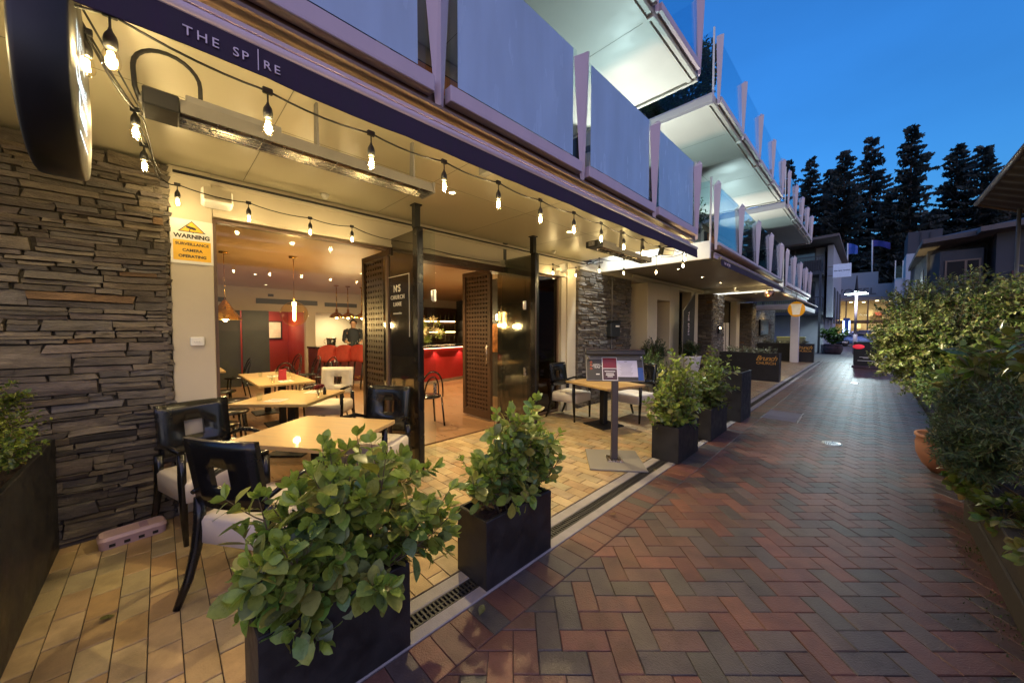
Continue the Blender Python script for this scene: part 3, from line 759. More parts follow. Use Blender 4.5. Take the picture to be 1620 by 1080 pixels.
# ------------------------------------------------------------------ awnings
def awning(label, y0, y1, xf, drop, txt, ty, ux=None, capx=0):
    t = thing('awning', label, 'awning', (xf, (y0 + y1) / 2, drop))
    zt = drop + .108
    g = MB(); n = 60
    # valance: a thin cloth with slow waves, hung from the front bar
    def fn(s, u):
        y = y0 + (y1 - y0) * s; k = (1 - u)
        return (xf + .004 * math.sin(y * 9) * k + .003 * math.sin(y * 23 + 1) * k, y, drop + (zt - drop) * u + .003 * math.sin(y * 7) * (1 - u))
    g.grid(fn, n, 3); g.grid(lambda s, u: (fn(s, u)[0] - .004, fn(s, u)[1], fn(s, u)[2]), n, 3); g.build('valance', M['purple'], t)
    g = MB(); g.tube([(xf - .012, y0, zt + .012), (xf - .012, y1, zt + .012)], .022, 12); g.box(xf - .05, xf - .02, y0, y1, zt - .012, zt + .024); g.build('front_bar', M['mauve'] if txt[1] else M['grey'], t)
    g = MB(); g.box(-1.90, xf - .058, y0, y1, zt + .150, zt + .165); g.tube([(-1.80, y0 + .02, zt + .19), (-1.80, y1 - .02, zt + .19)], .045, 12); g.build('cassette', M['bronze'], t)
    g = MB(); g.box(xf - .115, xf - .10, y0, y1, zt + .026, zt + .115); g.box(xf - .10, xf - .085, y0, y1, zt + .095, zt + .112); g.build('rail', M['mauve'], t)
    for y in (y0 + .3, (y0 + y1) / 2, y1 - .3):
        g = MB(); g.box(-1.95, -1.86, y - .03, y + .03, zt + .04, 2.80); g.build('bracket', M['grey'], t)
    if txt[0]:
        s, ln = txt[2], txt[3]
        z0 = drop + .030
        lettering('THE', s, (xf + .006, ty, z0), (0, 1, 0), (0, 0, 1), M['letter'], t, align='LEFT', spacing=1.35)
        k = s / .045
        lettering('SP', s, (xf + .006, ty + .135 * k, z0), (0, 1, 0), (0, 0, 1), M['letter'], t, align='LEFT', spacing=1.25)
        g = MB(); g.box(xf + .004, xf + .007, ty + .2115 * k, ty + .2145 * k, z0 - .016 * k, z0 + .062 * k); g.build('lettering', M['letter'], t)
        lettering('RE', s, (xf + .006, ty + .228 * k, z0), (0, 1, 0), (0, 0, 1), M['letter'], t, align='LEFT', spacing=1.35)
    return t
awning('long aubergine awning valance with pale lettering over the restaurant terrace', -1.7, 4.98, -1.6, 2.43, ('THE', 1, .043, 0), .075)
awning('dark folded awning under the middle balcony', 6.6, 12.6, -1.75, 2.56, ('THE', 0, .06, 0), 6.75)
M['striped'] = mat('pale_awning_cloth', (.42, .38, .38), .8, var=.15, scale=10, stretch=(1, 6, .2))
t = thing('awning', 'pale ribbed awning under the farthest balcony', 'awning', (-1.7, 17, 2.4))
g = MB(); g.grid(lambda s, u: (-2.0 + .42 * u, 13.9 + 5.8 * s, 2.66 - .20 * u + .01 * math.sin(s * 60)), 60, 2); g.grid(lambda s, u: (-2.0 + .42 * u, 13.9 + 5.8 * s, 2.652 - .20 * u + .01 * math.sin(s * 60)), 60, 2); g.build('canopy', M['striped'], t)
g = MB(); g.tube([(-1.57, 13.9, 2.45), (-1.57, 19.7, 2.45)], .025, 8); g.build('front_bar', M['white'], t)
g = MB(); g.box(-2.05, -1.9, 13.9, 19.7, 2.67, 2.78); g.build('cassette', M['grey'], t)
# ------------------------------------------------------------------ festoon lights
BW = 3.5
GL = [(.0, -.040), (.012, -.039), (.020, -.030), (.0235, -.016), (.022, -.002), (.017, .014), (.0135, .026), (.0125, .034)]
def bulb(t, p, drop, sway=(0, 0), pw=None):
    p = Vector(p); top = p + Vector((sway[0], sway[1], drop))
    g = MB(); g.lathe(GL, p, 14); b = g.build('bulb', M['bulbglass'], t)
    g = MB(); g.lathe([(0, .026), (.0165, .027), (.0175, .05), (.016, .062), (.013, .07), (.006, .082), (.0045, .09)], p, 12)
    g.tube([p + Vector((0, 0, .085)), (p + top) / 2 + Vector((.002, 0, 0)), top], .0035, 6)
    g.box(top[0] - .008, top[0] + .008, top[1] - .018, top[1] + .018, top[2] - .012, top[2] + .012, bev=.003)
    g.build('socket', M['cable'], b)
    g = MB()
    for k in range(4):
        a = k * 1.57 + .4; g.bar(p + Vector((.007 * math.cos(a), .007 * math.sin(a), -.024)), p + Vector((.005 * math.cos(a), .005 * math.sin(a), .014)), .0032, n=5)
    g.build('filament', M['filament'], b)
    point_lamp('bulb_lamp', p, WARM, BW if p[0] > -3.3 else BW * .45, .018, b)
    return top
def festoon(label, pts, drop, dips=.02, ext=()):
    t = thing('festoon_string', label, 'string lights', pts[0])
    tops = [bulb(t, p, drop if not isinstance(drop, (list, tuple)) else drop[i]) for i, p in enumerate(pts)]
    path = []; full = [Vector(e) for e in ext[:1]] + tops + [Vector(e) for e in ext[1:]]
    for a, b in zip(full[:-1], full[1:]):
        for k in range(6):
            s = k / 6; path.append(a.lerp(b, s) - Vector((0, 0, dips * 4 * s * (1 - s))))
    path.append(full[-1])
    g = MB(); g.tube(path, .0045, 6); g.build('cable', M['cable'], t, fix=False)
    return t
outer = [(-1.74, -.09 + .423 * k, 2.325 + (.05 if k == 0 else .004 * math.sin(k * 2.1))) for k in range(11)]
festoon('string of bulbs running on behind the round sign along the valance', [(-1.74, -.52 - .423 * k, 2.33) for k in range(3)], .135, .02, ((-1.74, -.3, 2.5), (-1.74, -1.7, 2.5)))
festoon('string of clear bulbs hanging behind the lettered awning valance', outer, .135, .018, ((-1.74, -.3, 2.5), (-1.74, 4.62, 2.49), (-1.80, 4.95, 2.55)))
inner = [(-3.70, .12, 2.465), (-3.70, .555, 2.437), (-3.70, 1.02, 2.412), (-3.70, 1.40, 2.412)]
festoon('short string of bulbs along the beam above the shop window', inner, .125, .02, ((-3.86, .04, 2.66), (-3.86, 1.9, 2.52), (-3.88, 2.4, 2.50), (-3.88, 3.6, 2.49)))
left = [(-2.02, -.165, 2.46), (-2.55, -.06, 2.47), (-2.98, -.04, 2.45)]
festoon('three bulbs on the cable crossing behind the round sign', left, [.115, .10, .115], .03, ((-1.8, -.25, 2.62), (-3.5, .0, 2.63), (-3.86, .04, 2.65)))
right = [(-3.80, 4.75, 2.46), (-3.76, 5.36, 2.485), (-3.18, 5.2, 2.475), (-2.87, 5.44, 2.43), (-2.38, 5.55, 2.40), (-1.93, 5.42, 2.43), (-1.82, 5.18, 2.475)]
festoon('string of bulbs round the far end of the restaurant terrace', right, [.14, .13, .2, .22, .25, .17, .12], .035, ((-3.86, 4.2, 2.62), (-1.80, 4.7, 2.58)))
# loose black leads beside the first corner
g = MB()
for dx, dz in ((0, 0), (.02, .05), (.03, -.03)):
    g.tube([(-1.85, -.2, 2.6 + dz), (-2.2 + dx, -.14, 2.60 + dz), (-2.7, -.06 + dx, 2.60 + dz * .6), (-3.2, .0, 2.56), (-3.6, .03, 2.62), (-3.84, .06, 2.68)], .004, 6)
g.tube([(-1.75, -.35, 2.62), (-1.80, -.25, 2.55), (-1.88, -.2, 2.60), (-1.95, -.14, 2.70), (-2.02, -.10, 2.79)], .006, 6)
one(g, 'power_lead', M['cable'], 'tangle of thin black leads slung from the round sign to the stone wall corner', 'cable', (-2.7, -.06, 2.5))

# ------------------------------------------------------------------ radiant heaters
M['tubeglow'] = mat('quartz_tube', (.45, .30, .18), .3, metal=.7, var=.1)
M['reflector'] = mat('polished_reflector', (.28, .25, .21), .26, metal=1, var=.05)
def heater(label, y0, y1, x=-2.28, z=2.50, near=True):
    t = thing('patio_heater', label, 'heater', (x, (y0 + y1) / 2, z))
    g = MB(); sec = [(x - .085, z - .03), (x - .06, z + .040), (x + .06, z + .040), (x + .085, z - .03), (x + .078, z - .03), (x + .055, z + .032), (x - .055, z + .032), (x - .078, z - .03)]
    g.prism(sec, 1, y0 + .12, y1); g.build('housing', M['grey'], t)
    g = MB(); sec = [(x - .072, z - .03), (x - .05, z + .030), (x + .05, z + .030), (x + .072, z - .03), (x + .069, z - .03), (x + .047, z + .026), (x - .047, z + .026), (x - .069, z - .03)]
    g.prism(sec, 1, y0 + .13, y1 - .02); g.build('reflector', M['reflector'], t)
    for dx in (-.024, .024):
        g = MB(); g.bar((x + dx, y0 + .16, z + .005), (x + dx, y1 - .05, z + .005), .011, n=10); g.build('heating_tube', M['tubeglow'], t)
    g = MB()
    for k in range(7):
        yy = y0 + .25 + k * (y1 - y0 - .35) / 6
        g.tube([(x - .076, yy, z - .028), (x - .03, yy, z - .034), (x + .03, yy, z - .034), (x + .076, yy, z - .028)], .0022, 5)
    for dx in (-.04, 0, .04): g.bar((x + dx, y0 + .12, z - .032), (x + dx, y1 - .01, z - .032), .0018, n=5)
    g.build('guard', M['steel'], t)
    g = MB(); g.box(x - .083, x + .083, y0, y0 + .118, z - .035, z + .040, bev=.006); g.build('end_box', M['black'], t)
    g = MB(); g.box(x - .04, x + .04, y0 - .004, y0 - .0005, z - .022, z + .03, bev=.0015); g.lathe([(.0, 0), (.018, 0), (.018, .006), (.012, .007), (0, .007)], (x, y0 - .004, z + .01), 12, Matrix.Rotation(R(90), 3, 'X')); g.build('socket', M['grey'], t)
    g = MB(); g.box(x - .084, x + .084, y1 + .0005, y1 + .012, z - .035, z + .040); g.build('end_cap', M['grey'], t)
    g = MB(); g.box(x - .035, x + .035, y0 + .14, y0 + .52, z + .041, z + .082, bev=.004); g.build('junction_box', M['grey'], t)
    for yy in (y0 + .7, y1 - .12):
        g = MB(); g.prism([(x - .03, z + .041), (x + .03, z + .041), (x + .018, CZ - .001), (x - .018, CZ - .001)], 1, yy - .006, yy + .006); g.build('bracket', M['grey'], t)
    if near:
        g = MB(); g.tube([(x, y0 - .006, z + .0), (x, y0 - .022, z + .06), (x, y0 - .025, z + .13)] + [(x, y0 + .085 - .11 * math.cos(R(a)), z + .15 + .10 * math.sin(R(a))) for a in range(0, 181, 15)] + [(x, y0 + .195, z + .083)], .009, 8); g.build('flex', M['cable'], t, fix=False)
    return t
heater('slim radiant heater with looped black lead under the ceiling', -.03, 1.40)
heater('slim radiant heater beyond the open doors near the far terrace end', 3.62, 5.05, -2.32, 2.50, False)

# ------------------------------------------------------------------ ceiling fittings
M['spotglow'] = emis('downlight_glow', (1, .75, .40), 30)
def downlight(x, y, lab, z=CZ, w=80, ang=115, col=None):
    t = thing('downlight', lab, 'downlight', (x, y, z), 0, 'recessed ceiling downlights')
    g = MB(); g.lathe([(.028, -.001), (.040, -.001), (.043, -.006), (.040, -.010), (.029, -.009), (.028, -.001)], (x, y, z), 18); g.build('trim_ring', M['white'], t)
    g = MB(); g.lathe([(0, -.004), (.027, -.004)], (x, y, z), 16); g.build('lens', M['spotglow'], t)
    spot_lamp('downlight_lamp', (x, y, z - .03), (x, y, 0), col or WARM, w, ang, .03, .7, t)
downlight(-2.82, 2.0, 'lit downlight above the terrace just past the first heater')
downlight(-2.85, 3.9, 'lit downlight above the terrace beside the second heater')
downlight(-3.0, -.6, 'added downlight near the stone wall', w=14)  # invented lamp, added for light at the stone wall end
for i, px in enumerate(((1073, 425), (1111, 438), (1140, 447), (1164, 455))):
    p = at(px[0], px[1], 2, CZ); downlight(p[0], p[1], 'lit downlight under the middle balcony, %s from the white beam' % ('fourth', 'third', 'second', 'nearest')[i], w=9)
for i, px in enumerate(((1196, 464), (1210, 468))):
    p = at(px[0], px[1], 2, CZ); downlight(p[0], p[1], 'lit downlight under the farthest balcony, %s the yellow sign' % ('farther from', 'closer to')[i], w=9)
for x, y, lab in ((-3.72, 1.16, 'small white smoke detector above the shop window'), (-3.72, 4.67, 'small white smoke detector near the far heater')):
    g = MB(); g.lathe([(.0, -.045), (.02, -.045), (.026, -.03), (.035, -.018), (.036, -.001)], (x, y, CZ), 16); one(g, 'smoke_detector', M['white'], lab, 'smoke detector', (x, y, CZ), 'smoke detectors')
def speaker(x, y, z, rz, lab, lw):
    t = thing('speaker', lab, 'speaker', (x, y, z))
    m = Matrix.Translation((x, y, z)) @ Matrix.Rotation(rz, 4, 'Z') @ Matrix.Rotation(R(-12), 4, 'Y')
    g = MB(); g.box(-.07, .06, -lw / 2, lw / 2, -.065, .065, m=m, bev=.018); g.build('cabinet', M['white'], t)
    g = MB(); g.box(.0605, .068, -lw / 2 + .012, lw / 2 - .012, -.053, .053, m=m, bev=.003); g.build('grille', M['cream'], t)
    g = MB(); g.box(-.13, -.071, -.015, .015, -.02, .02, m=m); g.build('bracket', M['white'], t)
speaker(-3.80, .36, 2.57, R(0), 'white horizontal speaker on the beam above the warning sign', .20)
speaker(-3.78, 5.02, 2.57, R(35), 'small white speaker turned outward beside the far stone wall', .16)
fl = Vector((-2.02, 5.05, 2.60))
t = thing('floodlight', 'small black floodlight at the far end of the restaurant ceiling', 'floodlight', fl)
m = Matrix.Translation(fl) @ Matrix.Rotation(R(-35), 4, 'Z') @ Matrix.Rotation(R(25), 4, 'Y')
g = MB(); g.box(-.05, .05, -.09, .09, -.06, .06, m=m, bev=.01); g.build('housing', M['black'], t)
g = MB(); g.box(.0505, .054, -.075, .075, -.048, .048, m=m); g.build('lens', M['white'], t)
g = MB(); g.bar(fl + Vector((0, 0, .055)), (fl[0], fl[1], CZ), .012); g.build('bracket', M['black'], t)
spot_lamp('flood_beam', fl + Vector((.10, .03, -.03)), (1.0, 6.6, 1.35), (1, .87, .52), 520, 52, .07, .9, t)
# ------------------------------------------------------------------ round projecting sign
SX, SY, SZ = -1.87, -.170, 2.305
t = thing('round_sign', 'big round black sign with glowing white lettering at the upper left', 'sign', (0, 0, 0))
RM = Matrix.Rotation(R(90), 3, 'X')
g = MB(); n = 64
g.lathe([(.0, .1), (.285, .1), (.296, .094), (.298, .085), (.298, .0), (.292, -.006)], (0, 0, 0), n, RM); g.build('case', M['black'], t)
g = MB(); g.lathe([(.0, -.001), (.291, -.001)], (0, 0, 0), n, RM); face = g.build('face', mat('sign_face', (.075, .066, .052), .55, metal=.2, var=.12, scale=4, rvar=.06), t)
M['signglow'] = emis('sign_letters', (.66, .86, 1.), 2.)
Xs = (-1, 0, 0)
for s, sz, zz, sp in (('N°5', .13, .075, 1.), ('Church', .105, -.035, 1.0), ('Lane', .105, -.125, 1.)):
    lettering(s, sz, (0, .004, zz), Xs, (0, 0, 1), M['signglow'], face, bold=.003, spacing=sp)
g = MB(); g.box(-.11, .11, .002, .006, -.187, -.179); g.build('underline', M['signglow'], face)
g = MB(); g.bar((.0, -.05, .297), (0, -.05, .47), .014); g.box(-.09, .09, -.09, -.01, .47, .483); g.build('hanger', M['black'], t)
t.location = (SX, SY, SZ); t.rotation_euler = (0, 0, R(1.2))

# ------------------------------------------------------------------ on the first pillar
t = thing('warning_sign', 'white and yellow camera warning sign on the cream pillar', 'sign', (-3.89, .2, 2.02))
g = MB(); xs = -3.895
p0 = (.075, .335, 2.03, 2.385)
g.box(xs, xs + .004, *p0, bev=.001); g.build('plate', M['white'], t)
yel = mat('yellow_print', (.80, .46, .02), .4, var=.05); blk = mat('black_print', (.015, .015, .015), .5)
cy_ = (p0[0] + p0[1]) / 2
def lrd(s, size, z, bold=.001): lettering(s, size, (xs + .0058, cy_, z), (0, 1, 0), (0, 0, 1), blk, t, bold=bold, thick=.0006)
g = MB(); g.prism([(cy_ - .085, 2.285), (cy_ + .085, 2.285), (cy_, 2.375)], 0, xs + .0042, xs + .0050); g.build('triangle_border', blk, t)
g = MB(); g.prism([(cy_ - .072, 2.290), (cy_ + .072, 2.290), (cy_, 2.366)], 0, xs + .0052, xs + .0056); g.build('triangle', yel, t)
g = MB(); rm = Matrix.Translation((xs + .0060, cy_, 2.318)) @ Matrix.Rotation(R(-14), 4, 'X')
g.box(-.0003, .0003, -.035, .018, -.010, .010, m=rm); g.box(-.0003, .0003, .0182, .026, -.007, .007, m=rm); g.box(-.0003, .0003, -.012, -.006, -.028, -.0102, m=rm); g.box(-.0003, .0003, -.012, .02, -.034, -.0282, m=rm); g.build('camera_mark', blk, t)
lrd('WARNING', .045, 2.235, .0016)
g = MB(); g.box(xs + .0042, xs + .0048, .09, .32, 2.055, 2.218); g.build('yellow_panel', yel, t)
lrd('SURVEILLANCE', .030, 2.178); lrd('CAMERA', .031, 2.128); lrd('OPERATING', .031, 2.080)
t = thing('light_switch', 'white outdoor switch plate low on the cream pillar', 'switch', (-3.89, .215, 1.37))
g = MB(); g.box(-3.899, -3.875, .175, .262, 1.365, 1.438, bev=.006); g.build('plate', M['white'], t)
for yy in (.203, .218, .233):
    g = MB(); g.box(-3.8745, -3.869, yy - .004, yy + .004, 1.393, 1.411, bev=.0015); g.build('toggle', M['white'], t)
# bait station at the foot of the stone wall
M['pinkplastic'] = mat('pinkish_plastic', (.50, .36, .40), .35, var=.06, coat=.3)
t = thing('bait_station', 'pale pinkish plastic bait box on the ground by the stone wall', 'bait box', (0, 0, 0))
def rrect(lx, ly, r, k=5):
    o = []
    for (sx, sy, a0) in ((1, 1, 0), (-1, 1, 90), (-1, -1, 180), (1, -1, 270)):
        for i in range(k + 1):
            a = R(a0 + 90 * i / k); o.append((sx * (lx - r) + r * math.cos(a), sy * (ly - r) + r * math.sin(a)))
    return o
def loft(mb, rings, cap=True, smooth=False):
    n = len(rings[0]); vs = [v for r_ in rings for v in r_]; fs = []
    for i in range(len(rings) - 1):
        for k in range(n): fs.append((i * n + k, i * n + (k + 1) % n, (i + 1) * n + (k + 1) % n, (i + 1) * n + k))
    if cap: fs += [tuple(range(n))[::-1], tuple((len(rings) - 1) * n + k for k in range(n))]
    mb.add(vs, fs, None, smooth)
g = MB(); loft(g, [[(x, y, z) for x, y in rrect(a, b, .04)] for a, b, z in ((.165, .072, 0), (.168, .075, .05), (.172, .079, .052), (.172, .079, .062), (.16, .068, .082))], cap=False)
loft(g, [[(x, y, z) for x, y in rrect(a, b, .035)] for a, b, z in ((.16, .068, .082), (.145, .055, .084), (.135, .048, .066), (.12, .04, .063))]); g.build('case', M['pinkplastic'], t)
g = MB(); g.box(.03, .075, -.05, .05, .068, .0835); g.build('label_patch', mat('lilac_sticker', (.33, .22, .34), .5), t)
g = MB()
for k in range(4): g.box(-.12 + k * .07, -.09 + k * .07, -.0765, -.0755, .014, .034)
g.build('entry_slot', M['black'], t)
t.location = (-3.70, -.17, .002); t.rotation_euler = (0, 0, R(97))
# ------------------------------------------------------------------ terrace furniture
def armchair(label, frame='black_gloss', seatm='ivory'):
    t = thing('armchair', label, 'chair', (0, 0, 0), 0, 'black armchairs with ivory seats')
    # back: a curved panel with a square window
    W2 = .228; zb0, zb1 = .53, .92; hz0, hz1, hx = .655, .775, .062
    def by(x, z): return -.225 - .16 * (z - .45) + .028 * (x / W2) ** 2
    g = MB(); xs = [-W2, -.155, -hx, -.03, .03, hx, .155, W2]; zs = [zb0, .60, hz0, .72, hz1, .86, zb1]
    for th in (0, .028):
        base = len(g.v); vs = [(x * (1 + .05 * (z - zb0)), by(x, z) - th + (.0), z) for z in zs for x in xs]
        fs = []
        for j in range(len(zs) - 1):
            for i in range(len(xs) - 1):
                if 2 <= i <= 4 and 2 <= j <= 3: continue
                a = j * 8 + i; fs.append((a, a + 1, a + 9, a + 8))
        g.add(vs, fs, None, True)
    n = 8 * len(zs)
    ring = [0, 1, 2, 3, 4, 5, 6, 7] + [15, 23, 31, 39, 47, 55] + [54, 53, 52, 51, 50, 49, 48] + [40, 32, 24, 16, 8]
    hole = [18, 19, 20, 21, 29, 37, 36, 35, 34, 26]
    for rg in (ring, hole):
        for a, b in zip(rg, rg[1:] + rg[:1]): g.f.append((a, b, b + n, a + n)); g.c.append(None); g.sm.append(False)
    g.build('backrest', M[frame], t)
    g = MB()
    loft(g, [[(x, y + .01, z) for x, y in rrect(a, b, .035)] for a, b, z in ((.245, .235, .30), (.25, .24, .305), (.252, .242, .43), (.24, .23, .45), (.19, .18, .457))], smooth=True)
    g.build('seat', M[seatm], t)
    for sx in (-1, 1):
        g = MB(); x = sx * .235
        g.tube([(x, -.215, .56), (x, -.225, .42), (x, -.245, .28), (x * 1.02, -.285, .13), (x * 1.04, -.345, 0)], [.030, .028, .026, .022, .017], 8); g.build('leg', M[frame], t)
        g = MB(); g.tube([(x * 1.06, .215, .645), (x * 1.06, .215, .46), (x * 1.05, .22, .25), (x * 1.02, .225, 0)], [.024, .026, .023, .015], 8); g.build('leg', M[frame], t)
        g = MB(); g.tube([(x, -.255, .60), (x * 1.10, -.10, .655), (x * 1.13, .07, .668), (x * 1.09, .235, .655)], [.016, .020, .021, .022], 8, flat=.8); g.build('armrest', M[frame], t)
    return t
ac = armchair('black armchair with square cut-out standing against the schist wall')
def put(o, x, y, face, z=.0): o.location = (x, y, z); o.rotation_euler = (0, 0, math.atan2(face[1], face[0]) - R(90))
put(ac, -3.58, .26, (.95, .29))
for (x, y, f, lab) in ((-2.56, .45, (-.55, .83), 'black armchair turned with its back to the lane, behind the big shrub'),
                       (-3.30, 1.42, (.55, -.83), 'black armchair beside the lettered glass door leaf'),
                       (-3.56, 4.95, (1, .05), 'black armchair near the dark glass right of the doors'),
                       (-2.75, 5.62, (-.12, -1), 'black armchair behind the menu stand at the far end of the table')):
    c = dup(ac, (0, 0, 0), 0, lab); put(c, x, y, f)
def table(label, loc, rz, lx, ly, h, legs=1, topm='wood', grp=None, th=.035):
    t = thing('table', label, 'table', (0, 0, 0), 0, grp)
    g = MB(); g.box(-lx / 2, lx / 2, -ly / 2, ly / 2, h - th, h, bev=.004); g.build('tabletop', M[topm], t)
    for k in range(legs):
        x = 0 if legs == 1 else (-lx / 2 + .4 + k * (lx - .8) / (legs - 1))
        g = MB(); g.box(x - .045, x + .045, -.045, .045, .022, h - th - .001, bev=.005); g.box(x - .2, x + .2, -.03, .03, h - th - .03, h - th - .001); g.build('pedestal', M['black'], t)
        g = MB(); g.box(x - .22, x + .22, -.22, .22, .0, .021, bev=.005); g.build('base', M['black'], t)
    t.location = loc; t.rotation_euler = (0, 0, rz); return t
TG = 'pale oak topped tables'
table('square oak table by the big planter on the terrace', (-3.14, .90, .003), R(35), .90, .82, .68, grp=TG)
table('square oak table behind the menu stand', (-2.90, 4.90, .003), R(-15), .95, .76, .67, grp=TG)

# ------------------------------------------------------------------ planters
def planter(label, x0, x1, y0, y1, h, m='planter', wall=.022, z=.004, grp=None, rz=0):
    t = thing('planter_box', label, 'planter', ((x0 + x1) / 2, (y0 + y1) / 2, z), 0, grp)
    g = MB(); o = [(x0, y0), (x1, y0), (x1, y1), (x0, y1)]; i = [(x0 + wall, y0 + wall), (x1 - wall, y0 + wall), (x1 - wall, y1 - wall), (x0 + wall, y1 - wall)]
    b = .004
    ob = [(x0 + b, y0 + b), (x1 - b, y0 + b), (x1 - b, y1 - b), (x0 + b, y1 - b)]
    loft(g, [[(p[0], p[1], zz) for p in q] for q, zz in ((o, z), (o, z + h - b), (ob, z + h), (i, z + h), (i, z + h - .07))], cap=False)
    g.f.append((0, 1, 2, 3)); g.c.append(None); g.sm.append(False)
    g.build('box', M[m], t)
    g = MB(); zz = z + h - .05
    g.grid(lambda s, u: (x0 + wall + (x1 - x0 - 2 * wall) * s, y0 + wall + (y1 - y0 - 2 * wall) * u, zz + .02 * NZ.noise(Vector((s * 7, u * 7, x0 * 3 + y0)))), 14, 14, smooth=False); g.build('soil', M['soil'], t)
    return t
PG = 'black planter boxes along the drain'
planter('black planter box nearest the camera, half hidden by its leaves', -1.80, -1.50, .22, .81, .40, grp=PG)
planter('black planter box with bare soil and a dead leaf showing', -1.78, -1.505, 1.29, 1.87, .40, grp=PG)
planter('black planter box just past the menu stand', -1.76, -1.46, 4.05, 4.70, .40, grp=PG)
planter('black planter box between its neighbour and the tall black block', -1.76, -1.46, 5.20, 5.95, .42, grp=PG)
planter('tall narrow black planter at the end of the terrace row', -1.75, -1.42, 6.60, 7.25, .80, grp=PG)
planter('tall black planter box at the left edge by the schist wall', -3.86, -1.9, -1.0, -.52, .76)
# dry leaf on the soil of the second planter
g = MB(); g.grid(lambda s, u: (-1.70 + .05 * (s - .5) * math.sin(math.pi * min(.97, u + .03)), 1.345 + .12 * u, .375 + .016 * abs(s - .5) * 2 + .012 * math.sin(u * 5)), 6, 8)
one(g, 'dead_leaf', mat('dry_leaf', (.26, .11, .05), .7, var=.3, scale=60), 'curled brown dead leaf lying on the planter soil', 'leaf')

# ------------------------------------------------------------------ shrubs
def leaf_shape(mb, p, d, nrm, l, w, col, curl=.15, fold=.12):
    d = d.normalized(); s = d.cross(nrm)
    if s.length < 1e-4: s = d.orthogonal()
    s.normalize(); n = s.cross(d).normalized()
    rows = ((0, .0), (.12, .25), (.38, .88), (.66, 1.), (.88, .58), (1., 0.))
    vs = []; fs = []
    for t, k in rows:
        c = p + d * (l * t) - n * (curl * l * t * t)
        if k == 0: vs.append(c)
        else: vs += [c - s * (w / 2 * k) + n * (fold * w * k * .5), c, c + s * (w / 2 * k) + n * (fold * w * k * .5)]
    fs = [(0, 2, 1), (0, 3, 2)]
    for r in range(3):
        a = 1 + r * 3; fs += [(a, a + 1, a + 4, a + 3), (a + 1, a + 2, a + 5, a + 4)]
    fs += [(10, 11, 13), (11, 12, 13)]
    mb.add(vs, fs, col, True)
def leaf_small(mb, p, d, nrm, l, w, col, *a):
    d = d.normalized(); s = d.cross(nrm)
    if s.length < 1e-4: s = d.orthogonal()
    s.normalize(); n = s.cross(d)
    mb.add([p, p + d * l * .45 - s * w * .5 + n * w * .1, p + d * l * .5 - n * l * .03, p + d * l * .45 + s * w * .5 + n * w * .1, p + d * l - n * l * .12], [(0, 2, 1), (0, 3, 2), (1, 2, 4), (2, 3, 4)], col, True)
def rdir(r):
    while True:
        v = Vector((r.uniform(-1, 1), r.uniform(-1, 1), r.uniform(-1, 1)))
        if .05 < v.length < 1: return v.normalized()
def shrub(name, label, cat, base, lobes, twigs, lpt, ll, lw, cols, seed, group=None, m='leaf', small=False, droop=.3, upright=.4, trunk=4, start=.35, tipdense=1.4, stemr=.006, spread=.04, ljit=.35):
    """woody stems from the base into each lobe (centre, radii, weight); leaves in whorls along the outer part of every twig"""
    r = random.Random(seed); base = Vector(base)
    t = thing(name, label, cat, base, 0, group)
    st = MB(); lv = MB(); tot = sum(l[2] for l in lobes)
    fn = leaf_small if small else leaf_shape
    for (c, rad, wgt) in lobes:
        c = Vector(c); rad = Vector(rad)
        limb = c - Vector((0, 0, rad[2] * .45))
        b0 = base + Vector((r.uniform(-spread, spread), r.uniform(-spread, spread), 0))
        mid = b0.lerp(limb, .5) + Vector((r.uniform(-.03, .03), r.uniform(-.03, .03), 0))
        st.tube([b0, mid, limb], [stemr * 1.8, stemr * 1.4, stemr], 6, False)
        for k in range(max(1, round(twigs * wgt / tot))):
            v = rdir(r); rr = r.uniform(.55, 1.) ** .6
            if r.random() < .09: rr *= r.uniform(1.05, 1.22)
            tip = c + Vector((v[0] * rad[0], v[1] * rad[1], v[2] * rad[2])) * rr
            root = limb.lerp(c, r.uniform(0, .7)) + Vector((v[0] * rad[0], v[1] * rad[1], 0)) * .12
            d = tip - root; pm = root + d * .5 + Vector((r.uniform(-1, 1), r.uniform(-1, 1), r.uniform(0, 1))) * d.length * .10
            st.tube([root, pm, tip], [stemr * .7, stemr * .5, stemr * .25], 4, False)
            tone = r.uniform(.75, 1.2)
            for q in range(lpt):
                s = start + (1 - start) * (1 - (1 - (q + r.random()) / lpt) ** tipdense)
                p = (root.lerp(pm, s * 2) if s < .5 else pm.lerp(tip, s * 2 - 1))
                ax = (tip - pm).normalized(); side = ax.cross(rdir(r)); 
                if side.length < .05: continue
                side.normalize()
                ld = (ax * (.35 + .8 * s * r.random()) + side * 1. + Vector((0, 0, upright * r.random() - droop * r.random()))).normalized()
                nr = (Vector((0, 0, 1)) + v * .5 + rdir(r) * .45).normalized()
                k2 = r.uniform(1 - ljit, 1 + ljit * .6) * (1 - .3 * max(0, s - .85) / .15)
                col = tuple(x * tone * r.uniform(.85, 1.15) for x in r.choice(cols))
                fn(lv, p, ld, nr, ll * k2, lw * k2, col, r.uniform(-.05, .35), r.uniform(.02, .3))
    st.build('stems', M['stem'], t, fix=False)
    lv.build('foliage', M[m], t, fix=False)
    return t
GRIS = [(0.228, 0.314, 0.052), (0.186, 0.282, 0.058), (0.276, 0.339, 0.065), (0.152, 0.237, 0.085), (0.262, 0.326, 0.046), (0.317, 0.32, 0.072), (0.207, 0.269, 0.091), (0.276, 0.333, 0.078)]
SG = 'glossy leaved shrubs in the planter boxes'
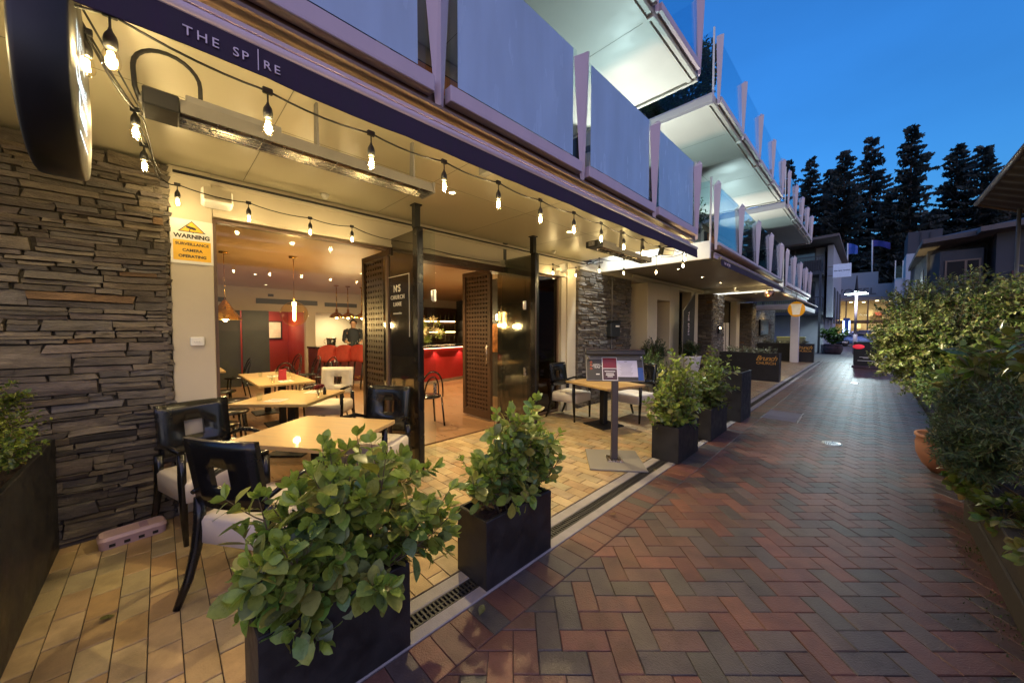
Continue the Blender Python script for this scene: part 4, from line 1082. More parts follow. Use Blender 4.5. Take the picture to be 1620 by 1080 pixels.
def upright_shrub(name, label, cat, base, spec, ll, lw, cols, seed, group, lean=.55, nst=26, top=.9, rad=.42, lpn=15):
    """stems fanning up and out of the box, each with side shoots; leaves alternate along them and stand up and out"""
    r = random.Random(seed); base = Vector(base); t = thing(name, label, cat, base, 0, group); st = MB(); lv = MB()
    def shoot(p0, d, l, n, sr, tone):
        side = d.cross(rdir(r)).normalized(); pts = [p0]
        for k in range(5): 
            d = (d + Vector((0, 0, .10)) + rdir(r) * .12).normalized(); pts.append(pts[-1] + d * l / 5)
        st.tube(pts, [sr * (1 - .14 * k) for k in range(6)], 5, False)
        ang = r.uniform(0, 6.28)
        for q in range(n):
            s = .22 + .78 * (q + .5 * r.random()) / n; k = min(4, int(s * 5)); p = pts[k].lerp(pts[k + 1], s * 5 - k)
            ax = (pts[k + 1] - pts[k]).normalized(); u = ax.orthogonal().normalized(); v = ax.cross(u); ang += 2.4 + r.uniform(-.4, .4)
            out = u * math.cos(ang) + v * math.sin(ang)
            ld = (out * r.uniform(.8, 1.2) + ax * r.uniform(.35, .95) + Vector((0, 0, r.uniform(-.25, .35)))).normalized()
            nr = (ax * 1.0 + Vector((0, 0, .6)) - out * .3 + rdir(r) * .4).normalized()
            k2 = r.uniform(.6, 1.15) * (1 - .35 * max(0, s - .8) / .2)
            c = r.choice(cols); col = tuple(x * tone * r.uniform(.85, 1.18) for x in c)
            leaf_shape(lv, p + out * sr, ld, nr, ll * k2, lw * k2, col, r.uniform(-.1, .4), r.uniform(.05, .4))
        for q in range(4):
            ld = (d + rdir(r) * .75).normalized(); leaf_shape(lv, pts[-1], ld, (ld.cross(rdir(r)) + Vector((0, 0, .4))).normalized(), ll * r.uniform(.45, .75), lw * r.uniform(.4, .65), tuple(x * 1.12 for x in cols[0]), .1, .35)
        return pts
    for (dx, dy, h, w_, n) in spec:
        for k in range(n):
            a = r.uniform(0, 6.283); rr = r.random() ** .5
            tip = Vector((base[0] + dx + w_[0] * rr * math.cos(a), base[1] + dy + w_[1] * rr * math.sin(a), h * r.uniform(.62, 1.) + (.12 if r.random() < .12 else 0)))
            p0 = base + Vector((dx * .3 + r.uniform(-.05, .05), dy * .3 + r.uniform(-.08, .08), 0)); d = tip - p0; l = d.length
            pts = shoot(p0, d.normalized(), l, lpn, .006, r.uniform(.8, 1.15))
            for q in range(3):
                i = r.choice((2, 2, 3, 3, 4)); dd = ((pts[i] - p0).normalized() * .4 + rdir(r) * .9 + Vector((0, 0, .25))).normalized()
                shoot(pts[i], dd, l * r.uniform(.18, .40), 7, .0035, r.uniform(.8, 1.15))
    st.build('stems', M['stem'], t, fix=False); lv.build('foliage', M['leaf'], t, fix=False); return t
upright_shrub('shrub', 'largest glossy leaved shrub spilling over the nearest planter', 'shrub', (-1.65, .54, .35),
      [(0, -.15, 1.0, (.22, .22), 9), (0, .2, 1.05, (.22, .25), 10), (.02, -.36, .70, (.22, .14), 7), (.05, .46, .66, (.2, .16), 7), (.14, 0, .55, (.18, .34), 9), (.10, -.25, .46, (.14, .14), 4), (-.02, -.08, 1.2, (.08, .1), 1)], .104, .066, GRIS, 21, SG)
upright_shrub('shrub', 'glossy leaved shrub in the planter with the dead leaf', 'shrub', (-1.64, 1.62, .35),
      [(0, -.15, 1.05, (.22, .2), 9), (0, .18, 1.06, (.22, .22), 10), (0, -.32, .82, (.2, .14), 6), (.02, .36, .80, (.2, .14), 6), (.06, .1, .66, (.18, .22), 3)], .088, .056, GRIS, 22, SG)
upright_shrub('shrub', 'dense shrub overflowing the planter just past the menu stand', 'shrub', (-1.61, 4.4, .35),
      [(0, -.2, 1.05, (.28, .28), 12), (0, .2, 1.12, (.28, .28), 12), (0, -.48, .74, (.24, .18), 8), (.1, 0, .62, (.25, .38), 10)], .080, .049, GRIS, 23, SG)
upright_shrub('shrub', 'yellow green shrub between the menu stand planter and the tall black block', 'shrub', (-1.61, 5.55, .37),
      [(0, -.2, 1.16, (.28, .3), 12), (0, .28, 1.2, (.28, .3), 12), (.1, 0, .70, (.25, .45), 10)], .080, .048, [(.17, .22, .04), (.2, .24, .05), (.14, .2, .04), (.22, .25, .07)], 24, SG)
YG = [(.17, .23, .03), (.22, .27, .035), (.12, .18, .035), (.09, .14, .04)]
shrub('box_shrub', 'small leaved yellow green shrub in the planter at the left edge', 'shrub', (-3.1, -.75, .72),
      [((-3.35, -.74, .93), (.32, .26, .22), 2.5), ((-2.95, -.72, .98), (.34, .26, .26), 2.5), ((-2.5, -.74, .95), (.3, .25, .25), 2), ((-3.05, -.66, 1.16), (.16, .2, .12), .7), ((-2.7, -.5, .98), (.16, .12, .10), .5)],
      700, 18, .026, .016, YG, 25, small=True, stemr=.004, tipdense=1.1, start=.3)

for k, (x, y, a, lab) in enumerate(((-2.02, .98, .4, 'fallen leaf on the terrace between the two nearest planters'), (-1.40, 1.15, 2.1, 'fallen leaf on the lane edge in front of the second planter'), (-1.30, .62, 1.2, 'fallen leaf on the lane beside the nearest planter'), (-2.2, 2.35, 3., 'fallen leaf on the terrace short of the menu stand'), (-1.45, 2.55, .2, 'fallen leaf lying on the soldier course past the second planter'), (-2.75, -.2, 5., 'fallen leaf on the tiles near the bait box'))):
    g = MB(); leaf_shape(g, Vector((x, y, .008)), Vector((math.cos(a), math.sin(a), .03)), Vector((.1, .1, 1)), .058, .036, ((.20, .13, .05), (.16, .17, .05))[k % 2], -.25, .3); one(g, 'fallen_leaf', M['leaf'], lab, 'leaf')
# ------------------------------------------------------------------ menu stand
t = thing('menu_stand', 'grey post menu stand with slanted lit board on a square base plate', 'menu stand', (0, 0, 0))
g = MB(); g.box(-.30, .30, -.32, .32, 0, .018, bev=.004); g.build('base_plate', M['grey'], t)
g = MB(); g.box(-.085, .085, -.10, .10, .0185, .027, bev=.003)
for a in (-.06, .06): g.lathe([(.012, .027), (.012, .036), (.0, .037)], (a, -.075, 0), 8)
g.build('foot_plate', M['steel'], t)
mbr = mat('mauve_brown_post', (.055, .045, .048), .5, var=.08)
g = MB(); g.box(-.035, .035, -.035, .035, .0275, .93, bev=.004); g.build('post', mbr, t)
TL = Matrix.Translation((0, -.02, .93)) @ Matrix.Rotation(R(-24), 4, 'X')
g = MB(); g.box(-.32, .32, -.012, .012, -.02, .30, m=TL, bev=.004); bd = g.build('board', M['grey'], t)
art = mat('dark_menu_card', (.050, .045, .030), .45, var=.1)
def flat(x0, x1, z0, z1, m, nm, off=.0145, par=bd):
    f = MB(); f.box(x0, x1, -off, -.0125, z0, z1, m=TL); return f.build(nm, m, par)
flat(-.31, .31, -.01, .235, art, 'menu_card', .0138)
flat(.0, .25, .03, .225, mat('white_sheet', (.66, .64, .72), .5, var=.03), 'menu_sheet', .0150)
flat(.252, .309, -.008, .14, mat('blue_print', (.03, .09, .30), .3), 'menu_print', .0148)
flat(-.14, .03, -.015, .262, M['white'], 'menu_border', .0165)
flat(-.132, .022, .130, .254, mat('red_print', (.22, .02, .02), .3), 'menu_print', .0172)
flat(-.132, .022, -.008, .122, mat('brown_print', (.075, .035, .03), .3), 'menu_print', .0172)
uzv = TL.to_3x3() @ Vector((0, 0, 1)); uxv = Vector((1, 0, 0))
def ml(s, size, x, z, mm=None, off=.0182): lettering(s, size, TL @ Vector((x, -off, z)), uxv, uzv, mm or M['letterw'], bd, thick=.0003)
ml('HIGH', .034, -.200, .158, off=.0148); ml('TEAS', .034, -.200, .130, off=.0148)
ink = mat('grey_ink', (.25, .25, .28), .6)
def stroke(x0, x1, z, h, m, off):
    f = MB(); f.box(x0, x1, -off, -off + .0003, z, z + h, m=TL); f.build('printed_line', m, bd)
for (x0, x1) in ((-.262, -.243), (-.158, -.139)): stroke(x0, x1, .152, .004, M['letterw'], .0149)
for (x0, x1, z, h) in ((-.115, .004, .088, .010), (-.098, -.012, .062, .009), (-.102, -.008, .044, .009), (-.085, -.025, .026, .009)): stroke(x0, x1, z, h, M['letterw'], .0182)
stroke(-.21, -.17, .052, .012, M['letterw'], .0149)
for k in range(11): stroke(.05 + .006 * (k * 7 % 5), .20 - .007 * (k * 5 % 4), .186 - k * .014, .0035, ink, .0156)
stroke(.11, .14, .206, .007, ink, .0156)
for (x, z) in ((-.262, .20), (-.262, .165), (-.262, .125)):
    g = MB(); g.lathe([(.0, 0), (.016, .0005), (.014, .002), (0, .0025)], (0, 0, 0), 10, (TL @ Matrix.Translation((x, -.0138, z)) @ Matrix.Rotation(R(90), 4, 'X')).to_3x3())
    o = TL @ Vector((x, -.0140, z)); g.v = [tuple(Vector(v) + o) for v in g.v]; g.build('menu_print', mat('orange_print', (.35, .08, .03), .4), bd)
g = MB(); g.box(-.325, .325, -.115, .014, .302, .318, m=TL, bev=.003); g.box(-.325, .325, -.115, -.095, .262, .3015, m=TL, bev=.003); g.build('lamp_hood', M['black'], t)
g = MB(); g.box(-.325, .325, -.112, .010, .3185, .328, m=TL); g.build('clear_cover', glass('acrylic', (.8, .62, .62)), t)
for x in (-.29, .29):
    g = MB(); g.bar(TL @ Vector((x, -.013, .22)), TL @ Vector((x, -.06, .262)), .008); g.build('hood_arm', M['steel'], t)
t.location = (-2.02, 3.65, .004); t.rotation_euler = (0, 0, R(38))
# ------------------------------------------------------------------ inside the restaurant
def drink(x, y, z, lab, r=.033, h=.085):
    g = MB(); g.lathe([(r * .8, 0), (r, h), (r * .93, h), (r * .74, .008), (0, .008)], (x, y, z), 14)
    one(g, 'tumbler', M['clear'], lab, 'glass', (x, y, z), 'tumblers on the laid tables')
table('oak table by the window with a jar of red flowers', (-4.97, 1.14, 0), R(46), .86, .92, .68, grp=TG)
table('long laid oak table in the middle of the dining room', (-7.1, 1.36, 0), 0, 1.9, .74, .69, legs=2, grp=TG)
table('far oak table below the brass cone lamp', (-9.6, .55, 0), 0, 1.5, .7, .69, legs=2, grp=TG)
for x, y, z, lab in ((-4.95, .80, .681, 'tumbler at the window end of the flower table'), (-5.30, 1.30, .681, 'tumbler behind the jar of flowers'), (-6.35, 1.2, .691, 'tumbler on the long table, closest to the window'), (-6.5, 1.5, .691, 'tumbler beside the red napkin stand'),
                     (-6.75, 1.25, .691, 'third tumbler along the long table'), (-7.0, 1.55, .691, 'tumbler in the middle of the long table'), (-7.3, 1.2, .691, 'tumbler past the middle of the long table'), (-7.6, 1.5, .691, 'tumbler at the far end of the long table')): drink(x, y, z, lab)
t = thing('flower_jar', 'small glass jar of deep red flowers on the window table', 'flowers', (-4.72, 1.36, .681))
g = MB(); g.lathe([(.03, 0), (.036, .02), (.034, .06), (.026, .075), (.028, .085)], (-4.72, 1.36, .681), 14); g.build('jar', M['clear'], t)
fl = MB(); st = MB(); r_ = random.Random(3); rc = mat('red_petals', (.30, .012, .03), .6, var=.3)
for k in range(9):
    p = Vector((-4.72 + r_.uniform(-.045, .045), 1.36 + r_.uniform(-.045, .045), .80 + r_.uniform(-.02, .03)))
    st.tube([(-4.72, 1.36, .69), p], .002, 4)
    for q in range(16): v = rdir(r_); leaf_small(fl, p, v, rdir(r_), .026, .02, None)
fl.build('flower_head', rc, t, fix=False); st.build('stems', M['stem'], t, fix=False)
g = MB(); g.lathe([(.02, 0), (.02, .05), (.012, .06), (.018, .075), (.006, .095), (0, .097)], (-4.83, 1.46, .681), 12); one(g, 'pepper_mill', M['black'], 'small black pepper mill beside the jar of red flowers', 'pepper mill')
t = thing('napkin_stand', 'red napkin stand on the long dining table', 'napkin holder', (-6.62, 1.38, .691)); g = MB(); g.prism([(-6.66, .691), (-6.58, .691), (-6.60, .86), (-6.64, .86)], 1, 1.33, 1.43); g.build('napkin', rc, t)
for (x, y, rz, s) in ((-4.80, .93, .8, 0), (-5.1, 1.42, 2.4, 0), (-6.4, 1.38, 0, 1), (-7.2, 1.38, 0, 1)):
    g = MB(); m = Matrix.Translation((x, y, .692 if s else .682)) @ Matrix.Rotation(rz, 4, 'Z'); g.box(-.10, .10, -.09, .09, 0, .004, m=m); one(g, 'place_setting', M['white'], ('folded white napkin on the window table near the glass', 'folded white napkin beyond the flowers', 'white napkin at the window end of the long table', 'white napkin halfway down the long table')[[-4.80, -5.1, -6.4, -7.2].index(x)], 'napkin')
    for k in (-.03, .03):
        g = MB(); g.box(-.08, .08, k - .006, k + .006, .005, .008, m=m); one(g, 'cutlery', M['steel'], ('steel %s resting on the napkin ' + ('near the window glass', 'beyond the red flowers', 'at the window end of the long table', 'halfway down the long table')[[-4.80, -5.1, -6.4, -7.2].index(x)]) % ('fork' if k < 0 else 'knife'), 'cutlery')
iv = dup(ac, (-5.36, 1.86, 0), 0, 'armchair with a pale cream back at the window table')
put(iv, -5.55, 1.75, (.75, -.65))
for ch in iv.children:
    if ch.name.startswith('backrest'): ch.data = ch.data.copy(); ch.data.materials[0] = M['ivory']
def bentwood(lab):
    t = thing('bentwood_chair', lab, 'chair', (0, 0, 0), 0, 'dark bentwood chairs'); dk = M['black_gloss']
    g = MB(); g.lathe([(0, .43), (.19, .43), (.2, .445), (.195, .46), (0, .462)], (0, 0, 0), 18); g.build('seat', dk, t)
    for a in (45, 135):
        g = MB(); x = .15 * math.cos(R(a)); y = .15 * math.sin(R(a)); g.tube([(x, y, .43), (x * 1.3, y * 1.3, 0)], .014, 7); g.build('leg', dk, t)
    for s in (-1, 1):
        g = MB(); g.tube([(s * .17, -.14, .45), (s * .19, -.22, 0)], .014, 7); g.build('leg', dk, t)
    g = MB()
    for k, (w, h) in enumerate(((.18, .86), (.11, .78))):
        g.tube([(w * math.cos(R(180 - a)), -.17 - .10 * (math.sin(R(a))), .45 + (h - .45) * math.sin(R(a)) ** .8) for a in range(0, 181, 12)], .012, 6, False)
    g.build('backrest', dk, t); return t
bw = bentwood('dark bentwood chair close behind the shop window pillar')
put(bw, -5.0, .42, (-.3, 1))
for (x, y, f, lab) in ((-6.5, 2.05, (0, -1), 'bentwood chair on the far side of the long table, window end'), (-7.3, 2.05, (0, -1), 'bentwood chair on the far side of the long table, inner end'), (-6.6, .75, (0, 1), 'bentwood chair on the near side of the long table'), (-8.6, 2.6, (.5, -1), 'bentwood chair in front of the bar stools'), (-9.3, 2.45, (.2, -1), 'bentwood chair by the pier at the corridor'), (-9.7, 1.15, (.1, -1), 'bentwood chair by the far table'), (-4.9, 3.0, (-1, .3), 'bentwood chair just inside the open doors'), (-5.4, 4.5, (0, 1), 'bentwood chair behind the dark glass right of the doors'), (-5.75, .62, (.3, 1), 'bentwood chair between the window table and the long table'), (-7.7, .72, (0, 1), 'bentwood chair on the near side of the long table, far end'), (-8.15, 1.75, (-1, .2), 'bentwood chair at the head of the long table'), (-10.3, 2.3, (.4, -1), 'bentwood chair in front of the red corridor')):
    c = dup(bw, (0, 0, 0), 0, lab); put(c, x, y, f)
t = thing('bench', 'dark leather banquette along the left of the dining room', 'bench', (-6.6, .15, 0))
g = MB(); g.box(-8.6, -5.2, -.25, .2, .02, .40, bev=.03); g.build('seat', M['black_gloss'], t); g = MB(); g.box(-8.6, -5.2, -.40, -.26, .02, .85, bev=.03); g.build('backrest', M['black_gloss'], t)
# pendants
M['brass'] = mat('brass', (.62, .38, .10), .25, metal=1, var=.08)
M['glowball'] = emis('filament_glow', (1, .66, .30), 40)
def pend(lab, x, y, z, kind, w):
    t = thing('pendant_lamp', lab, 'pendant lamp', (x, y, z))
    g = MB(); g.bar((x, y, z + .2), (x, y, 2.62), .004 if kind != 'dome' else .010); g.lathe([(0, 2.595), (.06, 2.6), (.06, 2.619)], (x, y, 0), 14); g.build('cord', M['brass'], t)
    if kind == 'cone':
        g = MB(); g.lathe([(.20, .0), (.025, .28), (.02, .285), (.02, .25), (.19, .004)], (x, y, z), 8, None, None, False); g.build('lamp_shade', M['brass'], t)
    elif kind == 'dome':
        g = MB(); g.lathe([(.17, 0), (.165, .03), (.13, .08), (.07, .12), (.03, .14), (.025, .22), (.0, .23)], (x, y, z), 20); g.build('lamp_shade', M['brass'], t)
    else:
        g = MB(); g.lathe([(.19 * math.sin(R(a)), -.19 * math.cos(R(a)) + .02) for a in range(0, 171, 10)], (x, y, z), 24); g.build('globe', M['amber'], t)
    g = MB(); g.lathe([(.0, -.03), (.022, -.015), (.028, .01), (.018, .04), (.012, .10), (0, .11)] if kind != 'globe' else [(0, -.09), (.016, -.08), (.02, .06), (.02, .14), (.025, .15), (.025, .2), (0, .21)], (x, y, z), 12); g.build('bulb', M['glowball'], t)
    point_lamp('pendant_light', (x, y, z - (.06 if kind != 'globe' else .12)), WARM2, w, .05, t)
M['amber'] = glass('amber_glass', (1., .86, .60))
pend('faceted brass cone lamp over the far left table', -6.6, .68, 1.64, 'cone', 14)
pend('clear globe lamp hanging over the long table', -6.3, 1.49, 1.72, 'globe', 18)
pend('brass dome lamp over the bar, the left of three', -9.6, 3.22, 1.80, 'dome', 14)
pend('brass dome lamp over the bar, the middle of three', -9.6, 3.50, 1.80, 'dome', 14)
pend('brass dome lamp over the bar, nearest the perforated door', -9.6, 3.86, 1.80, 'dome', 14)
pend('brass dome lamp seen through the open doors', -8.2, 4.75, 1.80, 'dome', 16)
for i, (x, y) in enumerate(((-5.2, 2.7), (-5.4, .0), (-7.2, 2.9), (-8.8, 1.4), (-10.6, 1.9), (-8.9, 4.4), (-8.0, 6.2), (-5.3, 4.6), (-12.3, 4.2), (-13.2, 2.4))):
    downlight(x, y, 'ceiling downlight inside the restaurant, %s' % ('over the doorway', 'behind the warning sign pillar', 'between window and bar', 'over the long table end', 'before the corridor', 'over the bar stools', 'over the bar front', 'behind the dark glass', 'over the bar back', 'in the red corridor')[i], z=2.62, col=WARM2, w=(125, 90, 120, 90, 80, 150, 170, 30, 130, 70)[i], ang=125)
# bar
t = thing('bar_counter', 'red fronted bar counter with dark top', 'bar counter', (-9.3, 4.3, 0))
PL = [(-10.1, 2.9), (-9.75, 4.3), (-8.35, 4.95), (-8.85, 7.4)]
def offs(d): return [(PL[0][0] - d, PL[0][1] - .1 * d), (PL[1][0] - d * .75, PL[1][1] + d * .55), (PL[2][0] - d * 1.0, PL[2][1] + d * .35), (PL[3][0] - d, PL[3][1])]
a = offs(.04); b = offs(.6)
for k, m_ in ((0, mat('shaded_red_bar_front', (.075, .010, .010), .5, var=.06)), (1, None), (2, mat('red_bar_front', (.32, .018, .018), .45, var=.06))):  # left fronts: their shadow is put into a darker copy of the red
    m_ = m_ or bpy.data.materials['shaded_red_bar_front']
    g = MB(); g.prism([a[k], a[k + 1], b[k + 1], b[k]], 2, .09, .99); g.build('front_panel', m_, t)
g = MB(); a = offs(-.06); b = offs(.68)
for k in range(3): g.prism([a[k], a[k + 1], b[k + 1], b[k]], 2, .992, 1.04)
g.build('counter_top', M['black_gloss'], t)
g = MB(); a = offs(.08); b = offs(.6)
for k in range(3): g.prism([a[k], a[k + 1], b[k + 1], b[k]], 2, 0, .088)
g.build('plinth', M['white'], t)
M['ledwarm'] = emis('led_strip', (1, .5, .25), 6)
g = MB(); a = offs(-.015); b = offs(.0)
for k in (2,): g.prism([a[k], a[k + 1], b[k + 1], b[k]], 2, .975, .985)
g.build('light_strip', M['ledwarm'], t)
for k in range(3):
    for s in ((.2, .6) if k == 2 else ()):
        p = Vector((*PL[k], .93)).lerp(Vector((*PL[k + 1], .93)), s); spot_lamp('bar_front_lamp', p + Vector((.07, -.02, 0)), p + Vector((.02, 0, -.9)), (1, .55, .4), 5, 110, .03, .6, t)
# stools
def stool(lab):
    t = thing('bar_stool', lab, 'bar stool', (0, 0, 0), 0, 'red velvet bar stools'); rv = mat('red_velvet', (.46, .06, .04), .7, var=.2) if 'velvet' not in M else M['velvet']; M['velvet'] = rv
    g = MB(); g.lathe([(0, .68), (.16, .68), (.21, .70), (.22, .735), (.2, .76), (0, .765)], (0, 0, 0), 18); g.build('seat', rv, t)
    g = MB()
    for th in (0, .03):
        g.grid(lambda s, u: ((.23 - th) * math.cos(R(-175 + 170 * s)) * (1 + .06 * u), (.23 - th) * math.sin(R(-175 + 170 * s)) * (1 + .16 * u), .74 + (.12 + .26 * math.sin(math.pi * s) ** .6) * u), 14, 5)
    g.build('backrest', rv, t)
    for k in range(4):
        a = R(45 + 90 * k); g = MB(); g.tube([(.12 * math.cos(a), .12 * math.sin(a), .69), (.22 * math.cos(a), .22 * math.sin(a), 0)], [.014, .009], 7); g.build('leg', M['black'], t)
    g = MB(); g.tube([(.185 * math.cos(R(a)), .185 * math.sin(R(a)), .26) for a in range(0, 361, 30)], .007, 5, False); g.build('footrest', M['brass'], t); return t
sl_ = stool('red velvet bar stool, farthest along the bar to the left'); put(sl_, -9.65, 3.02, (-.9, .25))
for k, (x, y, lab) in enumerate(((-9.5, 3.36, 'red velvet bar stool, second from the left'), (-9.35, 3.66, 'red velvet bar stool, third from the left'), (-9.0, 3.72, 'red velvet bar stool closest to the perforated door'))):
    c = dup(sl_, (0, 0, 0), 0, lab); put(c, x, y, (-.9, .3))
# things on the bar
t = thing('ice_bucket', 'steel ice bucket with a handle on the bar', 'ice bucket', (-10.35, 3.32, 1.041))
g = MB(); g.lathe([(.10, 0), (.125, .22), (.13, .23), (.12, .23), (.095, .01), (0, .01)], (-10.35, 3.32, 1.041), 18); g.build('bucket', M['steel'], t)
g = MB(); g.tube([(-10.35, 3.32 - .125 - .06 * math.sin(R(a)), 1.04 + .14 + .06 * math.cos(R(a))) for a in range(0, 181, 20)], .008, 6); g.build('handle', M['steel'], t)
t = thing('flower_vase', 'tall glass vase of pale lilies and green stems on the bar', 'flowers', (-8.95, 5.55, 1.041))
vx, vy = -8.95, 5.55
g = MB(); g.lathe([(.07, 0), (.075, .02), (.085, .30), (.08, .30), (.068, .02), (0, .02)], (vx, vy, 1.041), 16); g.build('vase', M['clear'], t)
st = MB(); fl = MB(); lf = MB(); r_ = random.Random(5)
for k in range(42):
    v = rdir(r_); tip = Vector((vx, vy, 1.55)) + Vector((v[0] * .36, v[1] * .36, v[2] * .28))
    st.tube([(vx + v[0] * .03, vy + v[1] * .03, 1.06), (vx + v[0] * .06, vy + v[1] * .06, 1.32), tip], .004, 4)
    for q in range(10):
        d = rdir(r_)
        if k % 2: leaf_small(fl, tip, d, rdir(r_), .13, .05, None)
        else: leaf_small(lf, tip - Vector((0, 0, .08)), d, rdir(r_), .15, .035, (.16, .2, .03))
st.build('stems', M['stem'], t, fix=False); fl.build('blossom', mat('lily_petals', (.62, .50, .30), .6, var=.15, transl=.2), t, fix=False); lf.build('leaves', M['leaf'], t, fix=False)
M['bottle'] = mat('bottle_glass', (.06, .05, .02), .1, var=.6, scale=1.5, spec=.8)
bt = MB(); bt.lathe([(.035, 0), (.037, .01), (.037, .17), (.014, .22), (.013, .28), (.015, .285), (.015, .295), (0, .296)], (0, 0, 0), 10)
bo = bt.build('bottle', M['bottle']); tag(bo, 'wine bottle on the lit back bar shelf', 'bottle', 'bottles on the back bar')
t = thing('back_bar', 'lit back bar shelves behind the flowers', 'shelf', (-11.0, 6.6, 0))
g = MB(); g.box(-11.5, -11.45, 5.0, 8.3, 0, 2.3); g.build('back_panel', M['brown'], t)
for z in (1.05, 1.45, 1.85):
    g = MB(); g.box(-11.45, -11.15, 5.05, 8.25, z - .03, z); g.build('shelf', M['brown'], t)
for z in (1.45, 1.85):
    g = MB(); g.box(-11.44, -11.42, 5.1, 8.2, z - .06, z - .035); g.build('light_strip', emis('shelf_led', (1, .62, .28), 10), t)
first = True
for z in (1.05, 1.45, 1.85):
    for k in range(16):
        if rnd.random() < .2: continue
        y = 5.2 + k * .19 + rnd.uniform(-.04, .04)
        o = bo if first else bo.copy()
        if not first: COL.objects.link(o)
        first = False
        o.location = (-11.28 + rnd.uniform(-.05, .05), y, z); o.scale = (1, 1, rnd.uniform(.8, 1.05))
# counter clutter
for k, (x, y) in enumerate(((-10.2, 3.75), (-10.15, 3.85), (-10.2, 3.95))): drink(x, y, 1.041, ('small glass on the bar beside the ice bucket', 'middle glass on the bar before the bartender', 'glass on the bar closest to the bartender')[k], .035, .13)
# wall art and wall lamps behind the dark glass
t = thing('framed_picture', 'pale picture in a frame on the red corridor wall', 'picture', (-13.9, 2.55, 1.45))
g = MB(); g.box(-14.1, -14.06, 2.35, 2.95, 1.18, 1.78); g.build('frame', M['black'], t); g = MB(); g.box(-14.06, -14.05, 2.39, 2.91, 1.22, 1.74); g.build('print', mat('pale_print', (.65, .62, .55), .5, var=.2, scale=3), t)
point_lamp('corridor_lamp', (-13.2, 2.2, 1.9), (1, .5, .28), 16, .1)
M['mosaic'] = mat('copper_floral_panel', (.40, .17, .05), .4, metal=.4, var=.9, scale=7, bump=.4, bscale=9)
t = thing('wall_panel', 'copper coloured floral panel glimpsed behind the dark glass', 'wall panel', (-6.4, 5.28, 1.3)); g = MB(); g.box(-6.5, -5.7, 5.27, 5.295, 1.0, 1.62); g.build('panel', M['mosaic'], t)
for x, lab in ((-5.72, 'small glowing wall lamp right above the copper panel'), (-6.25, 'small glowing wall lamp left above the copper panel')):
    t = thing('wall_lamp', lab, 'wall lamp', (x, 5.2, 1.75)); g = MB(); g.box(x - .03, x + .03, 5.27, 5.299, 1.70, 1.82); g.build('back_plate', M['brass'], t); g = MB(); g.lathe([(0, 0), (.02, .01), (.02, .12), (0, .13)], (x, 5.22, 1.70), 10); g.build('bulb', M['glowball'], t); point_lamp('wall_light', (x, 5.15, 1.76), WARM, 2.5, .03, t)
t = thing('wall_lamp', 'dark dome wall lamp on the cream jamb behind the door leaf', 'wall lamp', (-4.6, 5.05, 1.6)); g = MB(); g.lathe([(.13, 0), (.12, .04), (.09, .13), (.04, .19), (0, .2)], (-4.55, 5.05, 1.55), 16); g.build('lamp_shade', M['brass'], t); g = MB(); g.bar((-4.55, 5.05, 1.74), (-4.55, 5.29, 1.80), .01); g.build('arm', M['brass'], t); point_lamp('wall_light', (-4.55, 5.05, 1.54), WARM, 2.5, .03, t)
g = MB(); g.box(-8.55, -7.2, -3.38, -3.2, .5, 2.2); one(g, 'cabinet', M['idark'], 'dark cabinet at the deep left side of the dining room', 'cabinet')

# bartender
def person(name, label, joints, edges, loc, rz, skinm, extra):
    me = bpy.data.meshes.new(name); me.from_pydata([j[0] for j in joints], edges, []); o = bpy.data.objects.new(name, me); COL.objects.link(o)
    sk_ = o.modifiers.new('Skin', 'SKIN'); ss = o.modifiers.new('Sub', 'SUBSURF'); ss.levels = 2; ss.render_levels = 2
    for v, j in zip(me.skin_vertices[0].data, joints): v.radius = (j[1], j[2] if len(j) > 2 else j[1])
    me.skin_vertices[0].data[0].use_root = True
    dg = bpy.context.evaluated_depsgraph_get(); dg.update(); m2 = bpy.data.meshes.new_from_object(o.evaluated_get(dg)); o.modifiers.clear(); o.data = m2; bpy.data.meshes.remove(me)
    m2.materials.clear(); m2.materials.append(skinm); m2.polygons.foreach_set('use_smooth', [True] * len(m2.polygons)); m2.name = name
    o.location = loc; o.rotation_euler = (0, 0, rz); tag(o, label, 'person'); return o
skin = mat('skin', (.45, .26, .17), .5, var=.05)
J = [((0, 0, .96), .15, .11), ((0, 0, 1.15), .14, .10), ((0, .01, 1.36), .17, .11), ((0, .01, 1.47), .09, .08), ((0, .02, 1.54), .055), ((0, .04, 1.62), .085, .095), ((0, .04, 1.71), .085, .095), ((0, .035, 1.76), .05),
     ((.19, .0, 1.42), .065), ((.24, -.02, 1.16), .05), ((.17, .22, 1.08), .036), ((.15, .30, 1.08), .035), ((-.19, .0, 1.42), .065), ((-.25, -.02, 1.16), .05), ((-.20, .22, 1.08), .036), ((-.18, .30, 1.08), .035),
     ((.10, 0, .86), .095), ((.10, .02, .48), .065), ((.10, -.01, .09), .045), ((.10, .15, .05), .04), ((-.10, 0, .86), .095), ((-.10, .02, .48), .065), ((-.10, -.01, .09), .045), ((-.10, .15, .05), .04)]
E_ = [(0, 1), (1, 2), (2, 3), (3, 4), (4, 5), (5, 6), (6, 7), (2, 8), (8, 9), (9, 10), (10, 11), (2, 12), (12, 13), (13, 14), (14, 15), (0, 16), (16, 17), (17, 18), (18, 19), (0, 20), (20, 21), (21, 22), (22, 23)]
nb = len(J)
